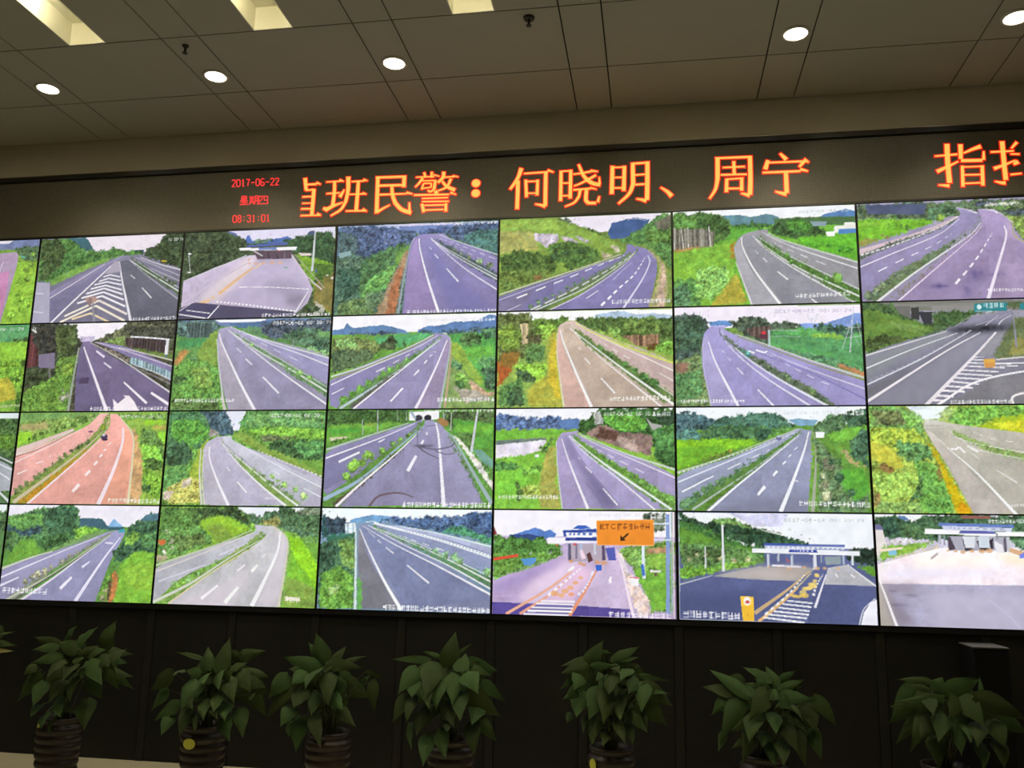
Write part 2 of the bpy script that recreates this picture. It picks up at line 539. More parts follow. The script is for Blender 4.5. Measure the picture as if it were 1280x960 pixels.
PICTURES = {
(0, -1): """F 7f9440 g
P 6f7ba6 w 248,-62 1009,-30 1021,63 268,65
P dcd8e0 p 364,-47 805,1 775,22 373,17
P 5a6a45 b 812,55 1008,47 1011,154 900,140 838,86
P 98b53f g 836,148 1000,154 1018,377 1016,566 762,560 820,351
R 9c7fa0 a 498,105 310,335 120,555 | 761,84 852,107 820,351 783,561
R b57aa0 a 629,243 456,563 | 800,208 798,350 773,560
L e8d8e8 4.4 11.1 748,145 691,367 652,557
L 5cb8a0 8.9 15.5 869,108 904,125
B 7c8f3a 11.1 24.4 5 952,81 982,143 919,202 952,284
B 9cc040 15.5 28.8 7 865,281 899,373 950,435 892,483 842,512""",
(0, 0): """F 6a6580 a
P e6dce6 p 258,-9 1013,-3 1025,122 271,103
P 3d6470 w 174,8 205,3 318,1 349,40 389,93 217,101
P 2f4a60 w 651,108 703,98 734,103 736,121 654,128
P 55743a b -15,10 195,5 264,47 311,83 398,96 482,93 534,83 609,100 714,104 737,131 571,137 427,170 162,261 102,294 4,286
P 435632 t 1,11 132,16 182,80 154,200 68,278 24,277
P 7d9a46 g 90,289 181,242 364,172 488,150 570,133 592,141 369,213 111,322
P 3a4a30 t 879,-2 1013,-3 1038,266 985,239 878,191 728,141 759,92 834,60
L b8a030 12.6 12.6 861,180 897,182
R 6e6a86 a 592,136 369,213 111,322 6,387 -13,566 | 737,131 739,146 826,194 1012,258 1027,581
R 7f76a0 a 571,140 411,209 105,360 104,400 | 602,136 474,211 336,297 116,405
R 716a94 a 463,206 336,297 104,400 125,559 | 533,174 420,290 267,424 135,559
P 5d5d70 a 574,170 647,163 1003,436 1026,572 690,573 633,425
L d8d0de 4.2 8.4 471,186 333,267 110,400
L e6e0e6 8.4 16.8 543,174 420,290 268,434 131,569
L e6e2ea 7.3 23 569,170 605,306 644,425 692,573
P a89fb0 p 538,169 569,170 587,240 479,252
K f0eaf0 9.4 9.4 470,271 516,258 586,275
K f0eaf0 9.4 9.4 442,300 508,281 594,300
K f0eaf0 10.5 10.5 413,321 500,304 602,327
K f0eaf0 11.5 11.5 390,348 492,327 608,360
K f0eaf0 12.6 12.6 362,379 484,346 617,390
K f0eaf0 13.6 13.6 333,406 482,371 628,425
K f0eaf0 14.7 14.7 306,440 474,396 643,469
K e8dcd0 16.8 16.8 226,522 456,425 659,519
K f0e4cc 16.8 16.8 199,561 439,459 648,562
K ecd2a4 14.7 14.7 281,543 408,507 545,569
E b08a80 41.9 21 403,418
E 8a7070 16.8 27.2 394,430
L 8d8a96 14.7 23 416,438 439,567
L e0dce4 4.2 7.3 655,263 691,289
L f0ecf2 7.3 9.4 744,349 816,420
L c8c4d0 4.2 5.2 636,162 772,271 1009,441
P 55603f g 635,147 656,148 1013,377 1011,411 749,251
L dfe0e4 5.2 9.4 647,168 770,247 1009,387
L c8ccd0 3.1 6.3 668,163 800,243 1012,368
B 5c6b50 9.4 16.8 5 801,253 898,295 963,332
L d8d4da 3.1 4.2 677,149 892,236 1004,284
L d8d4da 3.1 4.2 788,222 1007,319
L f0f0f0 4.2 7.3 713,150 848,200 1011,245
P a6a2b8 p -1,291 97,299 125,559 2,561
L d8d8e4 6.3 6.3 3,365 63,370
L d8d8e4 6.3 6.3 3,487 74,494
L 77756a 10.5 14.7 -4,11 3,276
N e8e8ec 18.9 894,39 997,41 08:30:34
X e0e0e8 23 698,554 1009,550 3""",
(0, 1): """F 3f4f35 t
P ded8f0 p 288,-5 989,-1 994,76 366,84
P 5b6ea8 w 285,3 325,9 381,50 365,76
P 4a68b0 w 401,86 419,35 432,34 452,71 643,61 685,50 712,64 688,97
P 4f6a58 t 463,88 470,70 504,62 574,65 593,85
P 3e4c34 t -13,8 290,8 417,69 423,147 442,165 322,194 16,321
P 3e5234 b 644,78 746,57 814,55 864,28 983,33 986,235 752,159
P 4a5a7a w 805,42 829,22 863,23 865,53
P 86a438 g 736,163 986,235 1005,567 873,448 868,373
P 7c7440 g 880,299 998,294 1013,559 875,481
P 566b30 g 859,231 986,244 990,311 882,332
P d8c8c0 p 761,160 847,167 848,181 779,179
B d8d0c8 7.8 13.8 3 957,310 991,327
B c8c4bc 10.4 22.5 6 891,474 918,499 944,525 888,556
B 4f6a30 10.4 19 6 827,521 898,316 926,359
P b5a2c4 a 442,165 718,162 830,314 870,398 841,480 761,553 14,491 16,321 220,234
R cfc0c8 s 443,173 254,320 108,460 | 513,176 418,300 265,456
R b0a0c8 s 498,218 389,367 274,456 | 739,209 835,381 845,414 785,529
P 9c90b4 s 558,330 729,327 836,397 720,444 581,406
P 857a98 s 711,427 846,418 776,512 697,476
P 8f84a8 s 495,175 719,175 739,218 498,209
P 5d4a58 p 466,136 717,145 721,196 496,192
L f0e8ee 5.2 5.2 389,367 579,373 844,393
D f0ecf0 12.1 12.1 22 .55 248,455 501,488 777,532
D f0ecf0 7.8 7.8 24 .5 250,476 503,509 760,530
L e0b48c 17.3 29.4 474,242 343,340 261,405
B e8b87c 8.6 19 7 368,324 269,397 186,445 143,461
L c8b8cc 6.9 15.6 446,207 228,328 12,466
B d8a890 10.4 19 6 444,182 446,216 516,218 594,221 671,215
L e8c090 12.1 12.1 524,219 484,251
P 4c4668 a 108,456 760,532 746,577 -15,558 5,491
P 45406a a 82,459 250,481 196,559 -9,533
L e8e4ee 6 6.9 51,505 210,528
L e8e4ee 7.8 9.5 0,529 187,559
L e8e4ee 7.8 12.1 267,481 196,563
L d0c8d8 5.2 6.9 98,451 7,508
L e0dce4 6.9 12.1 844,402 769,532
L d0c4c4 6.9 10.4 719,171 830,314 929,400
L b0a498 4.3 6.9 736,167 945,392
P 4f5fa0 p 420,99 688,89 689,106 421,112
P f0ecf4 p 368,115 750,121 747,142 379,132
P 7080c0 p 500,117 616,118 618,134 501,133
L c04060 5.2 5.2 622,142 648,142
L 4a4050 10.4 15.6 519,146 531,185
L 3c3440 8.6 13.8 562,148 574,191
L 3c3440 8.6 13.8 619,158 630,193
L 807888 4.3 6 670,143 674,199
L e0dcd8 6.9 6.9 466,136 530,172
L 46a078 6.9 6.9 673,249 699,255
L c8ccd0 12.1 19 863,23 858,281
L 5060b0 12.1 12.1 883,269 884,290
L c8ccc8 5.2 5.2 35,141 55,260
L f0f0f0 10.4 10.4 30,139 53,141
L f0f0f0 10.4 10.4 37,260 59,262
B a8a89c 5.2 6.9 3 834,230 816,228
N e8e8f0 17.3 871,16 978,17 08:30:34
X f0f0f4 25.9 549,551 996,559 5
L c8c8cc 6.9 8.6 15,317 425,164""",
(0, 2): """F 4a6a58 t
P a8b4d8 w -7,0 1002,10 1003,78 -4,44
P d8d0e8 p 319,8 472,6 772,9 756,27 506,26
P 6f86c0 w 388,17 723,20 724,66 389,52
P 425a86 t -7,5 303,9 372,34 490,52 508,65 444,148 312,211 190,317 32,380 9,277
P 4a5f94 t 202,35 372,34 409,113 326,152 225,165
P 3f5c60 t -5,27 126,67 140,162 21,192
P 55705c b 3,183 123,179 177,223 147,316 13,345
P 86a8a8 p 12,174 88,160 98,186 22,205
P 3a5a48 t 17,277 179,275 215,318 153,418 36,465
P 4c7048 b 160,231 292,159 443,123 427,156 315,288 237,420 154,451
P 6c9a4a g 378,180 476,115 445,174 398,257 366,290
P 74a050 b 200,352 364,256 383,290 321,406 240,471 171,452
P 6a7a48 b 37,482 222,453 269,563 25,565
P 5f7a58 b 187,436 305,422 308,506 209,520
P 9c8468 g 428,182 461,157 448,242 404,392 386,566 261,571 321,423 383,290
P b0704c r 399,274 424,275 405,425 386,558 328,565 347,424
P 3d5290 t 507,48 723,32 675,81 558,68 508,74
P 415a88 t 666,72 723,23 805,14 1002,19 1006,212 891,174 725,100
P 4a7068 b 775,102 872,64 1003,61 1006,220 859,164
R 7a6fae a 516,74 468,124 446,309 428,576 | 666,72 742,126 1007,245 1011,444 1014,591
R 8a72b2 a 525,83 477,141 451,318 440,572 | 518,117 511,159 568,347 646,577
R 6e68b0 s 552,127 617,315 740,579 | 576,111 732,319 1014,587
L c0b8dc 5 8.3 492,90 461,157 422,426 403,571
L 9098a4 8.3 18.3 468,124 437,292 403,571
L f4eef6 6.7 20 517,100 524,168 576,347 654,569
L f0ecf4 5 6.7 582,155 595,169
L f0ecf4 5.8 7.5 613,199 638,228
L f4f0f8 6.7 10 690,292 766,377
L ece8f2 3.3 8.3 584,94 661,174 813,305 1011,440
P 4a5a5c g 584,86 643,114 1009,337 1010,394 729,210
L d8d8dc 4.2 6.7 588,103 694,175 1009,357
L e4e4ea 4.2 8.3 593,110 729,210 1009,376
D d0c8e0 3.3 6.7 10 .6 609,95 726,134 1007,254
D d8d0e8 3.3 5.8 7 .4 693,133 1008,303
L c8d0d8 5 8.3 642,80 726,117 1006,222
B 7c8f70 10 20 5 711,167 827,222 988,303
B a0b070 11.7 13.3 2 897,254 900,262
N f0f0f4 16.6 747,16 990,18 08:30:34_星期四
X f4f4f8 23.3 456,553 1001,558 8""",
(0, 3): """F 7f8a40 g
P e8e0ee p 363,6 998,4 997,87 381,114
P 3f5a90 w 637,120 658,55 717,40 783,25 874,38 865,108 716,150 658,147
L e0e0ec 3.3 3.3 750,40 783,30 866,45
P 5a6a50 t 320,13 406,10 440,50 363,33
P 4f6c38 t 380,29 440,50 549,86 633,124 650,147 600,141 465,82
P 5f8042 b 691,162 799,114 882,56 916,13 1006,9 1001,355 961,303 864,204
P 6a6a58 r 899,57 998,17 1000,105 923,101
P 557a38 t 832,106 1000,105 999,183 881,187
P 8fa044 g -8,8 320,13 431,45 600,132 650,147 716,189 724,216 616,264 2,462
P a8a860 g -6,71 210,89 228,197 5,215
P 9fb04c g 1,13 337,18 363,78 2,71
P c4b8c8 r 210,93 313,102 355,113 347,157 322,169 271,185 236,152 202,129
P b8acb8 r 355,117 406,124 474,166 398,159
P b8acc0 r 423,109 499,137 562,170 499,159
P c0b4a0 r 641,177 683,192 720,220 699,232 658,204
P b0a488 r 608,229 666,248 624,269 608,255
P 5a7036 b 288,172 432,151 566,210 608,272 433,327 297,243
P 4a6430 t 6,233 126,193 297,235 357,325 179,354 8,330
P 6f7a38 b 7,321 213,320 349,333 281,375 10,454
P 8a6a44 g 213,355 273,357 239,382 205,381
B 3f5838 15.1 25.1 4 322,200 381,220 482,215 238,250
R 7068a8 a 749,182 716,250 500,321 214,407 -2,479 | 782,192 798,227 674,327 433,466 199,572 0,580
R 776eb0 a 790,196 806,228 715,311 500,460 275,574 | 848,212 904,257 916,335 894,455 864,573
P 746a98 a -2,497 214,434 132,570 0,567
L d8d0c8 5 8.4 716,242 500,312 214,399 6,464
L d0c8e0 3.3 5 716,259 550,305 298,393 3,497
D f0eaf4 5 11.7 9 .55 732,251 583,306 399,378 54,507
L d8d4ec 4.2 5 131,527 38,568
P 6f7850 g 786,218 798,219 765,269 550,409 283,557 267,574 191,572 433,432 682,293
L d8dcdc 3.3 8.4 790,236 715,302 500,442 191,574
L dcd4dc 3.3 6.7 798,227 715,320 500,468 279,574
B 6a7c58 8.4 20.1 10 691,293 500,390 383,447 283,496 157,545
D c8c8cc 6.7 13.4 12 .7 782,244 682,310 433,449 166,571
L c0b8dc 3.3 6.7 773,296 715,346 666,396
L e4e0f0 5 6.7 583,454 513,501
D f4f0fa 5 18.4 12 .58 851,264 789,365 698,448 583,561
L d8d4ec 6.7 15.1 864,256 875,299 830,401 722,567
R a8a070 g 848,203 912,275 928,362 864,573 | 872,213 961,320 971,457 957,575
R c4a890 r 880,230 944,336 926,456 917,566 | 888,235 956,337 959,457 949,567
X e8e8ec 25.1 657,524 990,525 9""",
(0, 4): """F 6aa83a g
P f0f2f6 p -6,-9 1010,2 1005,102 -7,67
P 5a8896 w 273,37 376,34 428,49 462,50 513,36 556,43 593,61 596,102 289,98
P 4f78b0 w 816,62 850,47 951,26 1004,43 1002,75 824,71
P 4a7040 w 563,69 699,63 1002,73 1004,120 562,110
P 3f6a34 t 444,86 562,101 510,126 305,127 332,96
P 5a9c3c g 306,104 511,117 442,142 338,175 303,192 251,218
P 4a6a34 t -2,10 134,21 152,8 247,26 307,52 332,100 304,173 243,199 217,216 -5,226
P 6f6c60 v -3,105 236,110 225,221 -5,231
P 5a8440 b 11,11 134,26 141,101 10,100
P 3f6030 t 134,12 247,26 324,81 304,164 253,134 141,101
L d8d4cc 6.8 8.5 84,99 86,230
L c8c4bc 4.2 6.8 10,96 8,227
L c8c4bc 5.1 8.5 45,97 60,229
L d0ccc4 5.9 10.1 202,95 210,221
L c0bcb4 4.2 6.8 158,111 160,214
P a8824c g -5,224 225,217 129,250 -6,254
P 7cb040 g -6,249 234,217 329,184 319,257 341,386 396,542 412,569 -10,557
P 5a8c48 b -8,411 109,397 160,453 149,562 -10,567
P 507850 t -9,448 83,432 97,569 -10,567
P 9cc45c b 127,342 299,339 314,440 209,527 124,507
P a8a040 g 297,439 350,377 404,551 200,563
P b07838 g 329,184 350,194 336,267 339,313 318,294 315,238
R 8a8890 a 476,130 390,154 346,212 351,313 428,570 | 527,127 543,165 676,225 997,337 999,462 977,571
R 9c9aa4 a 399,154 346,212 348,295 428,570 | 390,168 376,213 435,371 579,565
R 848492 a 398,163 388,214 485,391 596,565 | 459,143 465,208 686,380 969,567
L d8d8da 5.1 11.8 347,313 382,424 428,570
L f4f4f6 6.8 16.9 383,167 388,232 451,372 579,565
L e8e8ea 3.4 5.1 451,248 472,270
L e8e8ea 5.1 6.8 496,296 517,319
L f0f0f2 6.8 10.1 569,374 624,424
L f0f0f2 8.5 10.1 746,539 777,566
L ececee 3.4 10.1 441,160 507,237 686,380 973,567
P 4f7038 g 459,147 483,171 640,287 997,497 998,550 950,549 687,362 507,237
L e8ecec 4.2 10.1 458,180 556,266 719,381 999,532
L d0d4d4 3.4 7.6 475,171 607,268 770,365 1001,493
B 6a9040 8.5 16.9 9 508,209 606,277 720,363 945,487
B 90b850 16.9 22 2 887,413 895,423
L d8d8dc 2.5 4.2 493,140 559,184
D e0e0e4 3.4 5.9 5 .5 558,211 723,295 877,368
L ececee 3.4 7.6 518,159 675,243 995,372
L d0d4d0 5.9 10.1 527,150 609,195 774,256 1001,339
P 3a5c30 t 554,101 597,70 698,75 764,101 846,150 828,181 686,184 560,161 527,150
P 4a8034 b 630,85 732,81 780,120 729,154 645,141
P 62b034 g 686,184 1001,188 998,323 808,258 709,226
B 4a9030 11.8 18.6 5 726,218 792,239 907,252 972,273
P 8098a0 p 756,91 844,95 843,122 772,119
P e8e8e0 p 884,124 938,122 939,104 1005,107 1003,147 882,165
P 4a80c0 p 908,143 1003,143 1002,167 903,171
P f0f0f0 p 837,154 887,156 885,183 844,182
N b8c0c8 15.2 692,33 967,34 2017-06-22_08
X e8e8ec 25.4 660,521 951,513 11""",
(0, 5): """F 8a80a8 a
P 53684a t 0,2 510,11 1278,21 1261,195 505,85 364,118 -5,89
P 4a5474 w 46,8 370,16 353,78 57,64
P 4a6a4a t 369,39 426,23 495,26 512,85 392,119 358,94
P 8a9c40 b 399,119 422,85 477,84 454,114 419,128
P 74b434 g -5,89 365,106 405,123 391,130 249,175 -2,251
P 9cc440 g -2,109 182,109 181,129 11,130
B 5a8a38 8.2 16.4 5 82,125 195,130 278,157
B 8a7a50 9.6 13.7 3 128,193 149,202
P 9a9450 g 0,212 121,201 91,223 1,255
R d0b8c0 p 518,93 390,150 176,219 -7,266 | 524,101 417,159 175,234 -5,301
R 50604c g 524,101 417,159 175,234 -9,305 | 530,113 416,170 174,254 -6,328
P 566a48 t 579,10 1278,25 1248,329 835,223 788,136 712,71
P 3f4f60 t 605,27 716,17 713,48 632,44
P c8ccc0 b 660,30 844,27 843,46 666,46
P 66904c g 673,46 809,49 739,72
P 445458 t 739,72 1208,71 1201,147 791,98
P 8f9a48 b 744,96 1187,154 1257,240 1248,329 840,246 794,152
R 8478ac a 515,42 532,94 416,174 0,344 -11,559 | 603,66 642,91 596,159 307,355 73,562
R 9078ac a 624,59 646,122 594,182 346,402 190,565 | 712,63 787,144 826,245 1162,386 1146,592
R 9a80b0 a 755,127 764,189 717,355 640,570 | 787,152 826,245 831,359 1153,585
L c8c0d4 4.1 6.9 521,47 603,66
L f0f0f0 2.7 8.2 575,65 622,82
L d0c8dc 4.1 6.9 644,60 725,79 801,145
L e4dcec 5.5 11 671,65 705,71 724,87
D e8e4e4 4.1 9.6 20 .7 525,97 417,159 174,250 -1,301
L ece4f0 3.4 8.2 531,109 414,197 171,296 2,366
D f0e8f4 3.4 9.6 7 .5 484,193 383,258 197,343 45,419
P 6f7850 g 628,91 640,122 450,284 159,503 73,562 17,560 165,412 452,253 610,152
B 6a7c60 6.9 20.6 18 617,152 523,225 407,305 271,385 119,471 32,538
L e0e0e0 4.1 16.4 638,137 579,204 420,313 261,423 79,566
P 7a7050 g 641,149 636,168 447,322 214,520 135,560 302,432 506,270
L e8d8e4 2.7 9.6 644,153 577,227 373,403 187,565
D f4ecf6 5.5 17.8 9 .55 688,201 642,276 581,365 466,498
G 5a5080 .7 41.1 34.3 590,426
G 5a5080 .7 48 15.1 402,484
G 645a88 .5 41.1 9.6 691,429
G 645a88 .5 34.3 41.1 543,508
L ece0f0 9.6 23.3 753,158 758,219 709,370 640,570
L b8a0b8 5.5 9.6 775,128 820,245 1163,371 1146,585
L a8a870 8.2 9.6 794,144 833,245 1170,371 1153,578
X f0ecf4 17.8 637,515 1229,529 13""",
(1, -1): """F 7f9c3c g
P 5a9460 g 381,-17 997,-2 1009,125 401,112
P 4a6a38 t 877,95 1009,89 1016,179 903,141
P 9cc040 g 401,112 998,116 1005,241 419,232
P 86a838 b 620,235 1004,232 1005,393 642,388
P b0a840 g 443,386 912,347 969,481 469,556
B 4f7030 14 24 6 892,347 952,357 1001,214 1008,410 998,481
P 55702f b 964,445 1000,428 1008,560 960,560
R a89fb0 a -114,102 -37,552 | 109,199 268,555
N d8e8d8 18 790,31 957,30 08:30:34
X d8d8b0 16 859,528 1003,521 15""",
(1, 0): """F 4a4a3a t
P f4ecf6 p 165,2 663,5 689,68 448,116 331,96
P c8b8d8 w 349,87 455,90 449,125 363,123
P 3f4436 t 0,3 185,4 320,6 341,96 362,114 346,221 148,324 5,411
P 4a5a34 t 148,20 312,15 342,105 323,185 212,218
P 5a3434 v -16,70 56,63 83,270 -2,286
P 3a3a34 t 11,17 167,11 199,191 92,189 25,125
P 6a8038 b 221,219 354,203 349,327 330,563 235,562 193,378
P 3f4a30 t -2,286 202,298 195,395 -12,428
P 6f8a38 b -10,446 189,342 318,309 311,562 -5,560
P 8a9a3c b 236,263 330,247 321,326 275,343
B 9a9c88 9.4 17 4 267,431 319,467 264,484
P 5f6448 t 448,116 557,74 665,23 1011,27 1033,259 757,184 527,140
P 7f8a48 b 506,126 617,97 673,94 661,156 565,141
P 453a3a v 664,103 955,118 946,214 680,165
P 6f7a3c g 661,160 1001,215 1004,250 663,174
P 46483c t 648,40 1002,31 1010,119 711,95
R 6a5a86 a 373,123 358,239 377,563 | 420,120 532,189 1015,457 1021,568
R 625580 a 373,123 355,292 368,563 | 384,142 403,222 479,381 575,564
R 75689a a 449,125 666,209 1008,388 | 526,131 719,175 1009,293
P 9a8a88 g 440,125 489,139 727,254 710,267 551,185
P 86a0a8 v 716,232 763,237 1007,328 1007,375 709,262
L d8dce0 3.8 7.6 719,267 864,317 1007,375
L a89cc0 2.8 4.7 730,280 1010,405
L f0e8f2 3.8 9.4 425,125 671,253 1010,457
L e8dcec 3.8 5.7 459,125 664,182 1009,293
L d8d4c8 5.7 8.5 624,166 758,193 1005,254
L f0e8f0 9.4 28.3 386,155 423,231 498,381 589,564
L e8dcf0 13.2 17 475,183 536,224
L f0e8f4 8.5 11.3 535,258 589,294
L f4ecf4 11.3 18.9 685,384 852,517
L f4ecf4 17 22.7 873,451 1013,534
P f0e4ea p 622,487 658,518 705,479 689,466 731,469 768,506 806,566 640,565
P 7a7088 p 76,200 189,189 201,291 87,283
L 6a6a62 18.9 22.7 163,289 175,351
L 98a094 11.3 20.8 353,159 338,353 325,562
P 4f4058 p 390,354 447,350 442,389 376,389
G 4a4060 .6 56.6 18.9 401,367
L e0e0e8 11.3 11.3 701,97 824,106 964,120
L dcdce0 24.5 28.3 953,122 950,214
L 4a70a0 15.1 15.1 951,218 952,231
X f0f0f4 24.5 474,548 1006,549 17
X e8e8e0 37.8 5,26 50,49 2""",
(1, 1): """F 6a8c48 g
P 6a80b0 w -9,-5 1005,8 1008,62 -5,38
P f0f4f8 p 243,3 582,6 566,22 284,21
P 55706a t -4,4 248,6 286,45 272,79 203,112 6,107
P 4a5a58 v 61,23 231,18 230,112 87,113
P 4a6a94 w 338,29 444,24 705,13 709,72 411,57
P 46566a t 532,34 652,12 1005,20 1012,137 609,129 554,94
P 6a9468 g 411,57 551,52 573,120 448,83
P 4c6c50 t 677,113 761,82 863,67 1002,104 1009,236 801,174
P 7aa060 g 907,93 1009,87 1012,129 935,127
P 8fa868 b 820,191 870,176 974,211 1010,245 933,227
P 4f9058 g 16,116 204,120 182,171 30,176
P 8c9c46 g 212,112 270,62 278,206 318,425 340,475 213,423 149,204
P b08450 g 40,185 90,190 79,220 23,286 1,290 5,244
P 6c9040 b 7,303 108,237 289,291 333,491 347,557 4,554
P 48683c t 11,345 109,355 78,397 6,396
P 8ca048 b 114,305 228,290 266,424 160,423
P 6a8a50 b 107,229 160,230 154,263 101,262
P 55703c t 8,505 308,516 330,565 5,563
B a8c868 7 12.2 4 201,289 184,297
R 8c84a8 a 279,62 277,139 313,358 382,566 | 340,47 467,100 1010,253 1021,433 1016,570
R a096ac a 285,79 284,173 323,375 382,566 | 296,105 315,173 418,359 555,567
R 8880a8 a 307,80 390,234 589,567 | 332,63 565,237 1014,538
R 8a84b8 a 349,55 595,179 1011,417 | 358,51 538,119 1011,257
L c8ccc8 7 12.2 271,122 298,291 341,491
L c8c0b8 15.6 26.1 331,475 360,565
L f0ecf4 7 22.6 281,88 314,165 437,385 550,565
L e4e0ec 4.3 6.1 404,183 436,211
L f0ecf4 7 8.7 465,248 512,288
L f0f0f4 8.7 12.2 587,363 695,464
L ececf2 3.5 12.2 332,63 491,185 728,355 1012,542
P 6a8450 g 341,64 378,81 597,212 1012,433 1016,498 815,381 545,203
L dce4dc 5.2 12.2 351,77 545,203 795,340 1010,465
L b8c4c4 3.5 7 378,81 597,204 811,324 1013,441
B 8cac58 7 19.1 7 471,151 625,229 741,298 803,332 900,382
D e4e0ec 3.5 5.2 6 .5 413,82 630,188 860,293
L ececf0 3.5 7.8 358,51 593,149 805,224 1009,304
L d4dcd8 5.2 10.4 349,47 485,101 680,164 1011,259
L b0b8b8 4.3 4.3 769,136 769,178
D 9ac080 6.1 8.7 8 .5 715,169 889,214 1010,245
N f4f4f4 22.6 628,32 1002,35 2017-06-22_08:30:34
X ececec 22.6 25,501 416,504 19""",
(1, 2): """F 6a9c44 g
P f4f2f8 p -9,-3 1013,6 1015,107 -3,109
P 5a80b0 w 1,88 74,77 90,38 108,60 135,74 247,64 324,61 394,80 454,98 480,116 2,114
P 587cb4 w 531,96 589,72 665,73 731,54 881,49 955,13 1005,23 1007,123 531,117
P 40567a t 93,107 154,102 258,102 378,109 413,118 103,120
P 3d5a70 t 632,106 816,94 1006,81 1007,123 734,125
P 3a5450 t 531,108 581,97 624,110 557,122
P 5aa86a g 242,132 447,119 616,119 600,135 450,195 313,184
P 6f8048 t 3,135 120,125 295,167 314,209 248,259 88,324 11,348
P 5a6644 b 8,212 254,208 266,268 131,316 11,348
P 4c5c3c t 304,175 379,122 406,161 408,211 332,218 296,192
P 4a6a40 b 431,161 456,145 466,187 441,195
P 94b060 b 17,144 138,138 176,198 38,204
P 58a050 g 717,125 1007,123 1010,468 948,435 822,302 735,184
P 4f7040 t 784,135 858,111 917,138 910,192 819,194 785,168
P 47704c t 908,104 1006,90 1003,156 925,155
P 6aac48 g 819,211 984,197 994,305 888,303 812,235
P 5a8c58 b 887,270 993,255 1000,354 905,320
P 47684a t 921,336 1003,329 1006,468 948,435
P a0b048 g 735,167 785,185 872,319 940,419 908,434 823,360 737,242
P 8f9c58 g 729,242 823,360 941,467 1007,501 1008,565 714,563 716,366
P c0a080 r 841,393 908,434 949,468 1006,476 974,500 867,467
P a8a090 r 743,432 908,467 991,517 828,531
B 8cc458 21.9 33.7 3 783,375 808,400
B 55743f 16.9 21.9 3 784,417 801,425
B 6a8a58 15.2 21.9 4 756,301 781,318
R 7f76b0 a 641,115 500,188 232,292 9,390 14,541 | 683,124 618,182 405,329 189,442 58,558
R 8a80b4 a 683,124 618,190 439,337 152,563 | 717,133 727,184 708,366 681,567
R 9480ac a 709,158 679,241 609,398 532,566 | 722,159 724,217 700,366 677,567
L d0d8c8 5.9 11.8 625,127 484,196 233,301 8,369
L 8f9c60 6.7 10.1 633,132 484,206 233,313 13,382
L e4e0ec 4.2 10.1 650,132 518,205 234,318 11,418
D e0dcec 5.1 10.1 4 .5 519,222 353,311 228,368
L dcd8e8 6.7 10.1 94,437 19,474
P 6a8050 g 675,128 684,141 569,223 324,419 92,562 41,562 288,377 569,206
B 7cac48 7.6 25.3 12 635,174 520,247 404,312 304,369 197,443 73,525
L b8c8d0 5.1 20.2 667,145 586,215 389,362 75,559
P 5c5c58 g 672,153 390,378 161,559 109,562 356,378 586,223
L f0e8f0 4.2 13.5 668,158 520,272 324,427 156,563
L eae4f0 4.2 5.1 624,228 645,231
L eae4f0 5.9 6.7 604,257 622,247
L f0eaf4 8.4 10.1 576,298 592,277
L f0eaf4 8.4 11.8 516,368 546,335
L f4eef6 11.8 15.2 381,521 453,441
L f0e8f4 6.7 21.9 709,158 656,299 594,439 534,563
L a8b4b0 6.7 20.2 726,142 728,209 708,366 677,563
L b89c80 6.7 21.9 735,167 731,300 718,432 706,559
L e0e0e8 6.7 6.7 683,116 708,125
N d8dce4 18.5 579,39 881,40 2017-06-22_08:30
X f0f4f8 23.6 885,41 993,39 3
X f0f0f0 23.6 659,512 999,513 21""",
